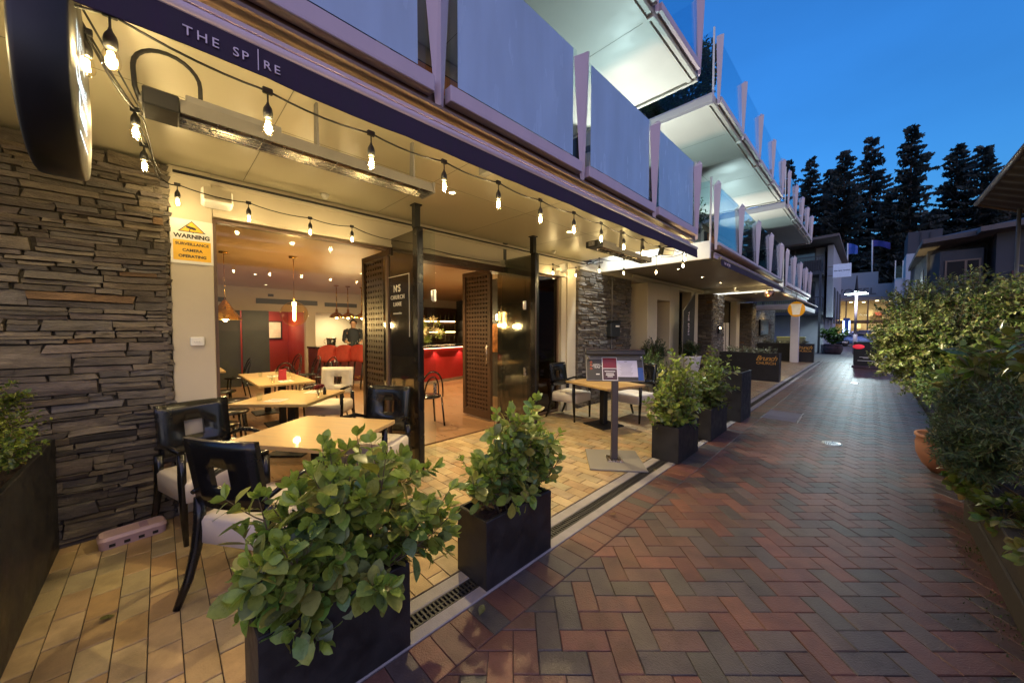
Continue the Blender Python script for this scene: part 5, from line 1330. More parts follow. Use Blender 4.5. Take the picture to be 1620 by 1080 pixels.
for sx, b in ((1, 11), (-1, 15)):       # five fingers to a hand, resting on the counter edge
    hx, hy, hz = J[b][0]
    for k, (dx, ln) in enumerate(((-.028, .07), (-.010, .085), (.009, .08), (.026, .062))):
        i = len(J); J += [((hx + dx, hy + .035, hz), .011), ((hx + dx * 1.1, hy + .035 + ln * .55, hz - .006), .009), ((hx + dx * 1.1, hy + .035 + ln, hz - .02), .008)]
        E_ += [(b, i), (i, i + 1), (i + 1, i + 2)]
    i = len(J); J += [((hx - sx * .042, hy + .015, hz), .011), ((hx - sx * .055, hy + .05, hz - .008), .009)]; E_ += [(b, i), (i, i + 1)]
bp = person('person', 'bartender in a dark shirt leaning on the bar', J, E_, (-10.93, 4.13, .03), R(-108), skin, None)
shirt = mat('dark_shirt', (.016, .020, .030), .8, var=.2)
def body_child(name, m, lofts):
    g = MB()
    for rings in lofts: loft(g, rings, smooth=True)
    o = g.build(name, m); o.parent = bp; return o
def ell(cx, cy, cz, a, b, n=16, tilt=0): return [(cx + a * math.cos(6.2832 * k / n), cy + b * math.sin(6.2832 * k / n), cz + tilt * math.sin(6.2832 * k / n)) for k in range(n)]
g = MB(); loft(g, [ell(0, 0, .88, .17, .13), ell(0, 0, 1.0, .168, .128), ell(0, 0, 1.15, .165, .125), ell(0, .01, 1.32, .20, .135), ell(0, .01, 1.42, .20, .12), ell(0, .015, 1.49, .11, .09), ell(0, .015, 1.515, .068, .068)], smooth=True)
for sx in (-1, 1): g.tube([(sx * .13, .005, 1.43), (sx * .20, 0, 1.41), (sx * .235, -.012, 1.26), (sx * .248, -.015, 1.15), (sx * .215, .10, 1.115)], [.08, .078, .066, .062, .052], 12)
o = g.build('shirt', shirt); o.parent = bp
g = MB(); loft(g, [ell(0, 0, .99, .172, .132), ell(0, 0, .84, .185, .135), ell(0, .0, .80, .17, .12)], smooth=True)
for sx in (-1, 1): g.tube([(sx * .095, 0, .86), (sx * .10, .02, .48), (sx * .10, -.005, .06)], [.105, .078, .065], 12)
o = g.build('trousers', M['black']); o.parent = bp
g = MB(); g.grid(lambda s, u: (.098 * math.sin(math.pi * .62 * u) * math.cos(6.2832 * s), .022 + .108 * math.sin(math.pi * .62 * u) * math.sin(6.2832 * s) - .015 * u, 1.665 + .115 * math.cos(math.pi * .62 * u) + .03 * max(0, math.sin(6.2832 * s)) * u), 18, 8)
o = g.build('hair', mat('dark_hair', (.02, .014, .010), .6, var=.3)); o.parent = bp
g = MB()
for sx in (-1, 1): g.lathe([(0, -.008), (.010, -.004), (.010, .004), (0, .008)], (sx * .033, .128, 1.665), 8); g.lathe([(0, -.028), (.014, -.01), (.014, .015), (0, .028)], (sx * .088, .035, 1.65), 8)
g.tube([(0, .125, 1.665), (0, .150, 1.63), (0, .135, 1.62)], [.008, .014, .006], 8); g.tube([(-.025, .128, 1.59), (0, .135, 1.588), (.025, .128, 1.59)], [.004, .007, .004], 6)
o = g.build('face', skin); o.parent = bp
# ------------------------------------------------------------------ entry and the café further along
def mailbox():
    t = thing('mailbox', 'black mailbox with a bright small plate on the schist wall', 'mailbox', (-3.84, 6.8, 1.34))
    g = MB(); g.box(-3.88, -3.76, 6.62, 7.0, 1.34, 1.66, bev=.012); g.box(-3.88, -3.74, 6.61, 7.01, 1.662, 1.69, bev=.006); g.build('box', M['black'], t)
    g = MB(); g.box(-3.759, -3.754, 6.80, 6.96, 1.55, 1.585); g.build('plate', M['letterw'], t)
    g = MB(); g.bar((-3.835, 6.78, 1.69), (-3.835, 6.78, 2.62), .012); g.bar((-3.835, 6.78, .02), (-3.835, 6.78, 1.34), .009); g.build('conduit', M['grey'], t)
mailbox()
def pot_plant(x, y, lab1, lab2, h, r, zc, rad, cols, seed):
    t = thing('plant_pot', lab1, 'plant pot', (x, y, 0)); g = MB()
    n = 4; g.lathe([(r * .62, 0), (r, h - .04), (r * 1.04, h), (r * .95, h), (r * .9, h - .06)], (x, y, .002), 24); g.build('pot', M['white'], t)
    g = MB(); g.lathe([(0, h - .05), (r * .92, h - .05)], (x, y, .002), 20); g.build('soil', M['soil'], t)
    shrub('topiary', lab2, 'plant', (x, y, h - .04), [((x, y, zc), (rad, rad, rad * .9), 1)], 170, 14, .05, .022, cols, seed, small=True, stemr=.006, tipdense=1.0, start=.45)
DG = [(.03, .06, .02), (.04, .075, .025), (.05, .09, .03)]
pot_plant(-3.35, 7.75, 'tall white cone pot left of the entry door', 'dark rounded topiary left of the entry door', .62, .24, 1.02, .36, DG, 31)
pot_plant(-3.35, 9.95, 'tall white cone pot below the lane banner', 'dark rounded topiary below the banner', .80, .28, 1.0, .30, DG, 32)
shrub('shrub', 'low bright green bush growing before the entry portal', 'shrub', (-3.0, 6.75, 0), [((-3.0, 6.6, .80), (.4, .5, .35), 2), ((-2.9, 7.2, .55), (.35, .5, .35), 2)], 150, 14, .055, .026, [(.10, .17, .03), (.14, .2, .04), (.08, .13, .03)], 33, small=True, stemr=.006)
t = thing('banner_flag', 'black blade banner with pale vertical lettering beside the entry', 'banner', (-3.45, 10.7, 0))
bx = -3.45
pts = [at(*q, 0, bx) for q in ((1080, 560), (1081, 492), (1100, 463), (1097, 560))]
g = MB(); pl = [(p[1], p[2]) for p in pts]; g.prism(pl, 0, bx - .004, bx + .004); g.build('flag', mat('black_cloth', (.014, .013, .014), .85, var=.2), t)
g = MB(); g.tube([(bx, pts[0][1], 0), (bx, pts[1][1] - .02, pts[1][2]), (bx, pts[2][1], pts[2][2])], .014, 6); g.box(bx - .2, bx + .2, pts[0][1] - .2, pts[0][1] + .2, 0, .025); g.build('pole', M['grey'], t)
c = at(1089, 500, 0, bx)
lettering('THE SPIRE', .135, (bx + .006, c[1] - .03, c[2] + .13), (0, 0, -1), (0, 1, 0), M['letter'], t, align='LEFT', spacing=1.1)
def wall_lamp(x, y, z, lab):
    t = thing('wall_lamp', lab, 'wall lamp', (x, y, z)); g = MB(); g.box(x - .05, x, y - .06, y + .06, z - .13, z + .13, bev=.006); g.build('case', M['black'], t)
    g = MB(); g.box(x + .001, x + .012, y - .025, y + .025, z + .02, z + .07); g.build('lens', M['spotglow'], t); spot_lamp('wall_light', (x + .04, y, z), (x + .1, y, z + 1), WARM, 4, 120, .02, .5, t)
wall_lamp(-3.40, 12.85, 1.5, 'small black wall lamp on the schist pillar')
# boards leaning in the café window
for k, (y0, y1, z1, lab, m) in enumerate(((14.0, 14.5, 1.12, 'yellow and cream board behind the café planter', 'cream'), (14.75, 15.1, 1.75, 'narrow cream board, left of the pair in the window', 'cream'), (15.25, 15.6, 1.75, 'narrow cream board, right of the pair in the window', 'cream'))):
    g = MB(); g.box(-3.86, -3.82, y0, y1, 0, z1, bev=.004); one(g, 'display_board', M[m], lab, 'board')
g = MB(); g.box(-3.815, -3.81, 14.02, 14.48, .02, .6); 
# long dark planters with gold lettering
def brunch(y, x0, x1, h, lab, s, seed, shl):
    t = thing('planter_box', lab, 'planter', ((x0 + x1) / 2, y + .15, .004), 0, 'long black planters with gold lettering')
    g = MB(); o = [(x0, y), (x1, y), (x1, y + .34), (x0, y + .34)]; i = [(x0 + .03, y + .03), (x1 - .03, y + .03), (x1 - .03, y + .31), (x0 + .03, y + .31)]
    loft(g, [[(p[0], p[1], z) for p in q] for q, z in ((o, .004), (o, h), (i, h), (i, h - .1))], cap=True); g.build('box', M['planter'], t)
    sc = h / .8
    lettering('Brunch', .20 * s, (x1 - .31 * s, y - .003, h - .21 * s), (1, 0, 0), (0, 0, 1), M['gold'], t, shear=.45, spacing=.86, bold=.0005)
    lettering('CHURCH', .112 * s, (x1 - .31 * s, y - .003, h - .325 * s), (1, 0, 0), (0, 0, 1), M['gold'], t, bold=.001, spacing=1.02)
    shrub('shrub', shl, 'shrub', ((x0 + x1) / 2, y + .17, h - .1), [((x0 + (x1 - x0) * k / 5, y + .17, h + .06), (.26, .18, .14), 1) for k in range(1, 5)], 150, 10, .05, .022, [(.16, .17, .10), (.22, .23, .15), (.10, .12, .06)], seed, small=True, stemr=.004)
brunch(12.45, -3.3, -1.78, .81, 'long black planter with gold lettering, nearer of the two', 1.0, 41, 'low silvery shrubs in the nearer lettered planter')
brunch(21.0, -3.9, -1.75, .84, 'long black planter with gold lettering, farther of the two', 1.15, 42, 'low silvery shrubs in the farther lettered planter')
t = thing('planter_box', 'pale green topped planter standing behind the farther lettered planter', 'planter', (-3.2, 24.5, 0)); g = MB(); g.box(-3.6, -2.4, 24.2, 24.7, 0, 1.05, bev=.02); g.build('box', mat('olive_box', (.22, .24, .14), .7), t); g = MB(); g.box(-3.62, -2.38, 24.18, 24.72, 1.052, 1.10, bev=.02); g.build('rim', mat('lime_rim', (.55, .58, .15), .5), t)
# oval hanging sign with a cup
t = thing('hanging_sign', 'yellow oval hanging sign with a white cup', 'sign', (-1.75, 16.3, 2.0))
oc = at(1260, 489, 1, 16.3); a_ = (at(1274, 489, 1, 16.3) - oc).length; b_ = (at(1260, 477, 1, 16.3) - oc).length
g = MB(); g.lathe([(0, -.05), (.96, -.05), (1, -.04), (1, .04), (.96, .05), (0, .05)], (0, 0, 0), 32, Matrix.Diagonal((a_, 1, b_)) @ Matrix.Rotation(R(90), 3, 'X')); g.v = [tuple(Vector(v) + oc) for v in g.v]
M['signyellow'] = mat('yellow_sign', (.75, .33, .01), .4, emit=(1, .45, .02), estr=.10); g.build('panel', M['signyellow'], t)
g = MB(); g.prism([(oc[0] - .15, oc[2] + .15), (oc[0] + .15, oc[2] + .15), (oc[0] + .10, oc[2] - .2), (oc[0] - .10, oc[2] - .2)], 1, oc[1] - .06, oc[1] - .051); g.box(oc[0] - .17, oc[0] + .17, oc[1] - .06, oc[1] - .051, oc[2] + .152, oc[2] + .19); g.build('cup_mark', mat('cup_white', (.8, .76, .66), .5, emit=(1, .9, .7), estr=.08), t)
g = MB(); g.bar((oc[0], oc[1], oc[2] + b_), (oc[0], oc[1], 2.79), .015); g.build('hanger', M['grey'], t)
# heat lamps hung at the awning corner
M['copper'] = mat('copper_shade', (.5, .25, .12), .3, metal=1, var=.1)
for (px, py, Y, lab) in ((1216, 466, 13.0, 'copper swivel lamp at the awning corner, nearer the entry'), (1244, 465, 15.2, 'copper swivel lamp above the yellow oval sign')):
    p = at(px, py, 1, Y); t = thing('swivel_lamp', lab, 'lamp', p)
    m = Matrix.Rotation(R(-70), 3, 'X'); g = MB(); g.lathe([(.0, -.12), (.06, -.11), (.09, .02), (.14, .14), (.13, .14), (.08, .02), (0, 0)], p, 16, m); g.build('lamp_shade', M['copper'], t)
    g = MB(); g.bar(p + Vector((0, 0, .05)), (p[0], p[1], 2.80), .012); g.build('arm', M['black'], t); point_lamp('swivel_light', p + Vector((0, -.20, -.08)), WARM, 5, .04, t); spot_lamp('swivel_flood', p + Vector((.1, -.25, -.1)), (1.15, 6.9, 1.75), (1, .88, .58), 170, 34, .08, .8, t)
# white portal frame, screen, rail beyond the last block
t = thing('portal_frame', 'white steel portal frame where the balconies end', 'frame', (-2.3, 20.6, 0))
g = MB(); g.box(-2.55, -2.25, 20.5, 20.8, 0, 2.42, bev=.01); g.build('post', M['white'], t); g = MB(); g.box(-4.0, -2.25, 20.5, 20.8, 2.421, 2.66, bev=.01); g.box(-2.55, -2.25, 20.81, 27, 2.421, 2.66, bev=.01); g.build('beam', M['white'], t)
t = thing('wall_screen', 'dark flat screen on the lit schist wall', 'screen', (-3.9, 22.5, 1.5)); g = MB(); g.box(-3.95, -3.88, 21.6, 23.6, 1.2, 2.0, bev=.01); g.build('frame', M['black'], t); g = MB(); g.box(-3.879, -3.875, 21.66, 23.54, 1.26, 1.94); g.build('screen', M['winref'], t)
spot_lamp('portal_light', (-3.0, 22.5, 2.62), (-3.9, 22.5, 0), WARM, 45, 130, .1, .6)
spot_lamp('far_terrace_light', (-2.8, 18.2, 2.7), (-2.9, 18.2, 0), WARM, 25, 140, .1, .6)

# ------------------------------------------------------------------ in the lane
M['groundglow'] = emis('ground_lamp_glow', (1, .93, .78), 14)
for (px, py, lab) in ((1316, 701, 'glowing ground lamp set in the lane, nearer to the camera'), (1352, 606, 'glowing ground lamp set in the lane, farther along')):
    p = at(px, py, 2, 0); t = thing('ground_lamp', lab, 'ground light', (p[0], p[1], 0))
    g = MB(); g.lathe([(.080, .0015), (.105, .003), (.11, -.004)], (p[0], p[1], .0), 24); g.build('trim_ring', M['steel'], t)
    g = MB(); g.lathe([(0, .0012), (.080, .0012)], (p[0], p[1], 0), 20); g.build('lens', M['groundglow'], t)
p = at(1272, 657, 2, 0)
t = thing('manhole_cover', 'flat rectangular access cover with a steel edge in the lane', 'manhole cover', (-1.2, 7.6, 0)); g = MB(); g.box(-1.26, -.80, 7.25, 8.05, -.004, .0035, bev=.002); g.build('lid', M['lanegrey'] if 'lanegrey' in M else M['concrete'], t); g = MB(); g.box(-.799, -.775, 7.2, 8.1, -.004, .006); g.build('edge_strip', M['steel'], t)
for (px, py, s, lab) in ((1338, 661, .06, 'small fallen leaf lying in the middle of the lane'), (1033, 743, .035, 'pale fallen leaf on the drain by the menu stand'), (1055, 742, .03, 'pale fallen leaf on the kerb strip beside the drain')):
    q = at(px, py, 2, .004); g = MB(); leaf_shape(g, Vector(q) + Vector((0, 0, .004)), Vector((.8, .5, .05)), Vector((.1, 0, 1)), s, s * .6, (.30, .26, .12)); one(g, 'fallen_leaf', M['leaf'], lab, 'leaf')
# sandwich board
t = thing('sandwich_board', 'black street sign board with a red lip mark on a slim plinth', 'street sign', (-.1, 19.4, 0))
g = MB(); g.box(-.42, .36, 19.35, 19.50, .10, 1.02, bev=.01); g.build('board', M['black'], t); g = MB(); g.box(-.46, .40, 19.25, 19.62, .004, .098, bev=.01); g.build('plinth', mat('plum_base', (.06, .035, .045), .5), t)
g = MB(); g.lathe([(0, -.003), (.9, -.003), (1, 0), (0, .002)], (0, 0, 0), 24, Matrix.Diagonal((.17, 1, .09)) @ Matrix.Rotation(R(90), 3, 'X')); g.v = [tuple(Vector(v) + Vector((-.28, 19.345, .83))) for v in g.v]; g.build('lip_mark', mat('lip_red', (.7, .03, .05), .4, emit=(1, .05, .08), estr=.25), t)
for (z, w_, x) in ((.42, .30, .05), (.385, .2, .05), (.28, .30, 0.), (.25, .05, .2)):
    g = MB(); g.box(x - w_, x + w_, 19.343, 19.349, z, z + .016); g.build('printed_line', M['letterw'], t)
# barrel and its shrub
t = thing('barrel_planter', 'half wine barrel planter standing on the plaza', 'planter', (-1.55, 29.3, 0))
g = MB(); g.lathe([(.36, 0), (.43, .15), (.455, .32), (.44, .5), (.41, .60), (.37, .60), (.36, .52), (0, .52)], (-1.55, 29.3, .004), 28); g.build('staves', mat('barrel_oak', (.11, .055, .06), .6, var=.3, scale=7, stretch=(6, 6, .5)), t)
for z, r_ in ((.08, .405), (.28, .458), (.5, .446)):
    g = MB(); g.lathe([(r_, z), (r_ + .006, z), (r_ + .006, z + .04), (r_, z + .04)], (-1.55, 29.3, .004), 28); g.build('hoop', M['iron'], t)
shrub('shrub', 'round green bush in the half barrel', 'shrub', (-1.55, 29.3, .52), [((-1.75, 29.3, 1.25), (.55, .5, .45), 1), ((-1.3, 29.3, 1.3), (.5, .5, .42), 1), ((-1.55, 29.2, 1.0), (.5, .5, .4), 1)], 150, 12, .15, .08, [(.06, .14, .02), (.09, .18, .03), (.04, .09, .02)], 51, small=True, stemr=.012)
g = MB(); g.box(-2.15, -1.85, 29.6, 29.9, 0, .55, bev=.02); one(g, 'bollard', M['concrete'], 'low pale block bollard left of the barrel', 'bollard')
# street lamp
t = thing('street_lamp', 'lit street lamp with a flat cross shaped head and dark spire', 'street lamp', (-.52, 30, 0))
lp = at(1355, 466, 1, 30); top = at(1355, 436, 1, 30); X0 = lp[0]
g = MB(); g.tube([(X0, 30, 0), (X0, 30, 1.2)], .10, 14); g.tube([(X0, 30, 1.2), (X0, 30, lp[2])], .065, 14); g.build('post', mat('mauve_post', (.30, .22, .28), .5), t)
g = MB(); g.tube([(X0, 30, lp[2] + .12), (X0, 30, lp[2] + .30), (X0, 30, top[2])], [.10, .085, .02], 10); g.build('spire', M['black'], t)
M['lampglow'] = emis('street_lamp_glow', (.80, 1, .97), 9)
for z0, z1, m_, nm in ((.055, .09, M['grey'], 'head'), (.02, .054, M['lampglow'], 'lens')):
    g = MB()
    for an in (18, 78, 138):
        g.box(-.52, .52, -.055, .055, lp[2] + z0, lp[2] + z1 + .0004 * an, m=Matrix.Translation((X0, 30, 0)) @ Matrix.Rotation(R(an), 4, 'Z'))
    if nm == 'lens': g.lathe([(.09, .13), (.09, .22), (0, .22)], (X0, 30, lp[2]), 12)
    g.build(nm, m_, t)
spot_lamp('street_light', (X0 - .1, 29.5, lp[2] - .08), (X0, 28.5, 0), (.78, .97, 1), 170, 165, .25, .5, t)
spot_lamp('street_wash', (X0, 29.4, lp[2] - .1), (-.3, 14, 0), (.78, .97, 1), 90, 100, .3, .8, t)
# ------------------------------------------------------------------ right bank of the lane
VAR = [(.19, .23, .06), (.26, .29, .10), (.12, .17, .04), (.30, .32, .15), (.09, .14, .03)]
shrub('shrub', 'tall variegated pale green shrub leaning over the lane', 'shrub', (.95, 7.6, 0),
      [((.38, 7.3, 1.30), (.46, .8, .60), 2.6), ((.50, 7.9, 1.75), (.5, .9, .52), 2.2), ((.75, 7.2, 1.45), (.62, .9, .55), 3), ((.95, 8.0, 1.85), (.7, 1.0, .55), 3), ((1.6, 7.2, 1.85), (.7, .9, .5), 2.5), ((2.3, 7.0, 1.75), (.7, .9, .5), 2), ((.7, 7.0, .95), (.5, .7, .4), 1.6), ((3.1, 7.2, 1.75), (.7, .9, .5), 1.5)],
      2100, 22, .060, .029, VAR, 61, small=True, stemr=.008, trunk=5, start=.25, spread=.3, ljit=.4)
BIGL = [(.15, .23, .035), (.19, .25, .04), (.12, .19, .04), (.21, .22, .05), (.22, .19, .06)]
shrub('shrub', 'large leaved green shrub rising in the middle of the right bank', 'shrub', (1.15, 4.6, .2),
      [((.75, 5.2, 1.12), (.35, .5, .35), 1.2), ((1.05, 4.3, 1.35), (.45, .7, .38), 2.5), ((1.3, 3.5, 1.40), (.45, .7, .34), 2.5), ((1.6, 4.6, 1.45), (.5, .7, .34), 2), ((1.15, 3.0, 1.2), (.4, .5, .35), 1.5)],
      330, 11, .13, .058, BIGL, 62, stemr=.008, upright=.6)
FINE = [(.10, .15, .065), (.125, .18, .08), (.075, .12, .06), (.15, .20, .075)]
shrub('conifer_shrub', 'dark feathery shrub filling the front of the right bank', 'shrub', (.95, 4.0, .2),
      [((.55, 4.35, .62), (.24, .5, .30), 1.6), ((.66, 5.25, .60), (.26, .42, .34), 1.6), ((.64, 4.7, .50), (.22, .4, .30), 1.4), ((.72, 5.0, .82), (.36, .6, .42), 2), ((.78, 4.1, .86), (.36, .6, .42), 2.4), ((.86, 3.3, .85), (.34, .6, .42), 2.4), ((1.0, 2.6, .80), (.36, .6, .42), 2), ((1.25, 3.3, 1.0), (.4, .9, .38), 1.6), ((1.3, 2.0, .8), (.4, .6, .42), 1.2)],
      1800, 34, .064, .013, FINE, 63, m='fine', small=True, stemr=.005, start=.12, tipdense=.9, droop=.5, upright=.5)
shrub('shrub', 'leafy weed hanging over the planter wall edge', 'shrub', (.78, 3.9, .3), [((.55, 4.35, .38), (.12, .25, .12), 1), ((.62, 3.7, .36), (.14, .3, .12), 1.2), ((.66, 3.1, .4), (.14, .3, .1), 1)], 90, 9, .075, .045, BIGL, 64, m='leaf')
shrub('shrub', 'mid green shrub standing between the terracotta pot and the tall shrub', 'shrub', (.9, 6.3, 0), [((.72, 6.4, .85), (.42, .6, .35), 1), ((.8, 5.9, .55), (.3, .4, .3), .7), ((1.1, 6.5, .6), (.5, .7, .5), 1)], 420, 16, .06, .026, [(.06, .10, .03), (.09, .13, .035), (.045, .08, .03)], 65, small=True, stemr=.007)
t = thing('terracotta_pot', 'round terracotta pot under the dark shrubs of the right bank', 'plant pot', (.62, 5.80, 0))
g = MB(); g.lathe([(.13, 0), (.19, .07), (.235, .18), (.245, .29), (.235, .35), (.25, .36), (.25, .39), (.225, .39), (.215, .34), (0, .33)], (.62, 5.80, .003), 28); g.build('pot', mat('terracotta', (.42, .17, .085), .75, var=.15, scale=8, dirt=.3), t)
g = MB(); g.lathe([(0, .345), (.215, .345)], (.62, 5.80, .003), 16); g.build('soil', M['soil'], t)
t = thing('planter_wall', 'low dark timber planter wall holding the right bank', 'wall', (1.6, 3, 0))
M['sleeper'] = mat('weathered_sleeper', (.055, .048, .042), .8, var=.35, scale=6, stretch=(4, .4, 4), bump=.5, bscale=40)
for z0, z1 in ((0, .165), (.168, .345)):
    g = MB(); g.box(.56 + z0 * .05, .70, .3, 4.48, z0, z1, bev=.008); g.box(.701, 3.4, 4.36, 4.48, z0, z1, bev=.008); g.build('sleeper', M['sleeper'], t)
g = MB(); g.grid(lambda s, u: (.70 + 2.7 * s, .3 + 4.06 * u, .29 + .03 * NZ.noise(Vector((s * 6, u * 6, 1)))), 16, 20); g.build('soil', M['soil'], t)
g = MB(); g.box(.75, 4.5, 4.5, 13, -.02, .10, bev=.02); tag(g.build('garden_bed', M['soil']), kind='structure')
# near canopy corner with its pole
M['ribbed'] = mat('ribbed_canopy', (.11, .085, .07), .7, var=.3, scale=8, stretch=(1, 8, 1))
def pp(px, py, z): return at(px, py, 2, z)
t = thing('canopy_roof', 'brown ribbed canopy corner jutting in over the right bank', 'canopy', (2.6, 9, 0))
a = pp(1545, 325, 3.5); b = Vector((1.17, 4.6, 3.5)); c = at(1626, 337, 1, a[1] + .4); e = Vector((3.8, 4.6, c[2] - .25)); c2 = c + (c - a) * 1.6
g = MB(); nrib = 46
def cf(s, u):
    p = a.lerp(c2, s); q = Vector((b[0], b[1], b[2])).lerp(Vector((c2[0], b[1], c2[2])), s); v = p.lerp(q, u); v[2] += .012 * math.sin(u * nrib * 2.2); return v
g.grid(cf, 6, 92); g.grid(lambda s, u: cf(s, u) + Vector((0, 0, .05)), 6, 92); g.build('canopy', M['ribbed'], t)
g = MB()
for p, q in ((a, b), (a, c2)): g.tube([p + Vector((0, 0, .02)), q + Vector((0, 0, .02))], .035, 8)
g.build('frame', M['bronze'], t)
pb = at(1612, 345, 1, a[1] - .2); g = MB(); g.bar((pb[0], pb[1], 0), (pb[0], pb[1], pb[2] + .14), .022); g.build('pole', M['grey'], t)

# grey house with the bay window
t = thing('bay_house', 'dark grey house with a bay window beyond the hedge', 'house', (4.5, 20, 0)); H = lambda mb, n, m, p=t: mb.build(n, M[m] if isinstance(m, str) else m, p)
M['houseg'] = mat('blue_grey_render', (.06, .062, .072), .8, var=.08, scale=3, bump=.05, bscale=90)
M['eave'] = mat('eave_boards', (.13, .11, .10), .7, var=.15, stretch=(1, 12, 1)); M['rooft'] = mat('dark_roof', (.035, .035, .04), .7, var=.2)
Y = 20.
def hx(px, Y=Y): return at(px, 500, 1, Y)[0]
g = MB(); g.box(hx(1468), 9, Y + .9, Y + 9, 0, 4.75); g.box(hx(1568), 9, Y - .3, Y + .899, 0, 4.9); H(g, 'wall', 'houseg')
g = MB(); x0, x1 = hx(1484), hx(1553); g.prism([(x0 - .18, Y + .899), (x0, Y + .1), (x1, Y + .1), (x1 + .15, Y + .899)], 2, 0, 4.3); H(g, 'bay', 'houseg')
g = MB(); g.box(hx(1492), hx(1549), Y + .04, Y + .095, 3.08, 3.95); wf = H(g, 'window', 'bronze')
xa, xm, xb = hx(1492) + .05, hx(1525), hx(1549) - .05
g = MB(); g.box(xa, xm - .03, Y + .03, Y + .039, 3.13, 3.90); g.box(xm + .03, xb, Y + .03, Y + .039, 3.13, 3.90); g.build('pane', mat('dark_pane', (.012, .010, .010), .5, spec=.2), wf)
for (q0, q1) in ((1459, 1464),):
    g = MB(); g.box(hx(1468) - .02, hx(1468) - .001, Y + 2, Y + 3, 3.0, 3.9); w2 = H(g, 'window', 'bronze')
g = MB(); g.box(hx(1600), 5.3, Y - .36, Y - .301, 1.2, 4.3); H(g, 'door_recess', 'rooft'); g = MB(); g.box(hx(1592), hx(1598), Y - .42, Y - .361, 1.2, 3.4); H(g, 'pier', mat('dark_red_brick', (.12, .05, .04), .8))
# stepped hip roof with boarded eaves
e = [at(1447, 408, 1, Y + 1.6), at(1459, 386, 1, Y - .2), at(1545, 372, 1, Y - .2), at(1552, 366, 1, Y - .9), at(1640, 352, 1, Y - .9)]
zt = .16
g = MB(); low = [(p[0], p[1], p[2]) for p in e]; back = [(e[0][0] + .2, Y + 9, e[0][2] + .3), (9, Y + 9, e[4][2] + .3)]
poly = low + [(9, Y - .9, e[4][2])] + back[::-1]
n = len(poly); g.add([(p[0], p[1], p[2]) for p in poly] + [(p[0], p[1], p[2] + zt) for p in poly], [tuple(range(n))[::-1], tuple(range(n, 2 * n))] + [(i, (i + 1) % n, (i + 1) % n + n, i + n) for i in range(n)]); H(g, 'eaves', 'eave')
g = MB(); g.add([(p[0] + .1, p[1] + .1, p[2] + zt + .01) for p in poly] + [(5.5, Y + 4, e[4][2] + 1.3)], [(i, (i + 1) % n, n) for i in range(n)]); rf = H(g, 'roof', 'rooft')
spot_lamp('eave_glow', (e[0][0] - .1, Y + .6, e[0][2] - 1.2), (e[0][0] + .15, Y + .9, e[0][2]), WARM, 25, 50, .1, .5)
tb = thing('rooftop_plant_room', 'plain blue grey box room above the white stair tower', 'building', (3.2, 50, 0)); 
Yb = 50.
def bx_(px0, px1, py0, py1, Y, d, z0=None):
    a = at(px0, py0, 1, Y); b = at(px1, py1, 1, Y); return (a[0], b[0], Y, Y + d, b[2] if z0 is None else z0, a[2])
g = MB(); g.box(*bx_(1437, 1490, 368, 402, Yb, 5)); g.build('wall', M['houseg'], tb)
for px in (1456, 1471):
    g = MB(); q = bx_(px, px + 1, 367, 402, Yb - .06, .058); g.box(*q); g.build('panel_joint', M['rooft'], tb)
tw = thing('stair_tower', 'pale white stair tower beside the hotel roof', 'building', (2.8, 49.5, 0)); M['palewall'] = mat('pale_blue_wall', (.42, .47, .52), .7, var=.05)
g = MB(); g.box(*bx_(1434, 1470, 402, 460, 49.4, 4, 0)); g.build('wall', M['palewall'], tw); g = MB(); g.box(*bx_(1416, 1433.5, 440, 460, 49.6, 2, 0)); g.build('wing', M['palewall'], tw)
g = MB(); q = bx_(1417, 1429, 421, 441, 49.5, .06); g.box(*q); g.build('glass_screen', M['balglass'], tw)
g = MB()
for px in (1416, 1428, 1433):
    q = bx_(px, px + .8, 412, 441, 49.55, .04); g.box(*q)
g.build('rail', M['white'], tw)

# hotel
t = thing('hotel_building', 'long low hotel block with grey letters above a lit glass front', 'building', (0, 53, 0))
M['hotelwall'] = mat('hotel_panel', (.27, .30, .33), .6, var=.05, scale=1)
yh = 52.
g = MB(); a = at(1300, 436, 1, yh); z1 = at(1390, 448, 1, yh)[2] - .05; z0 = at(1350, 471, 1, yh)[2]
g.box(-16, 12, yh, yh + 8, z0, z1); g.build('fascia', M['hotelwall'], t)
g = MB(); zr = at(1390, 428, 1, yh)[2]; g.box(-16, at(1390, 430, 1, yh)[0], yh + .6, yh + 8, z1 + .001, zr); g.build('parapet', M['hotelwall'], t)
letz = at(1350, 469, 1, yh)[2]; lh = (at(1355, 453, 1, yh)[2] - letz)
x1 = at(1384.5, 460, 1, yh)[0]
lettering('NOVOTEL', lh * .92, (at(1386, 460, 1, yh)[0], yh - .03, letz + .15), (1, 0, 0), (0, 0, 1), mat('sign_grey', (.09, .105, .12), .5), t, align='RIGHT', thick=.03, bold=.012, spacing=1.08)
g = MB(); g.box(-16, 12, yh + 7.6, yh + 8, 0, z0); g.build('back_wall', M['iwall'], t)
M['hotelglow'] = emis('hotel_room_glow', (1, .62, .24), .9); M['hotelglow2'] = emis('hotel_lamp_glow', (1, .78, .42), 3.5)
g = MB(); g.box(-16, 12, yh + .05, yh + 7.59, z0 - .3, z0 - .001); g.build('lobby_ceiling', M['iwall'], t)
r_ = random.Random(8)
for k in range(14):
    x = -6 + k * .8 + r_.uniform(-.2, .2)
    z = r_.choice((.6, 1.6, 2.3, 3.0)); h = r_.uniform(.3, .9)
    g = MB(); g.box(x, x + r_.uniform(.4, .9), yh + 5 + r_.uniform(-1, 1), yh + 6.5, z, z + h); g.build('lobby_shelf', [M['brown'], M['hotelglow'], M['iwall'], M['ired'], M['hotelglow']][k % 5], t)
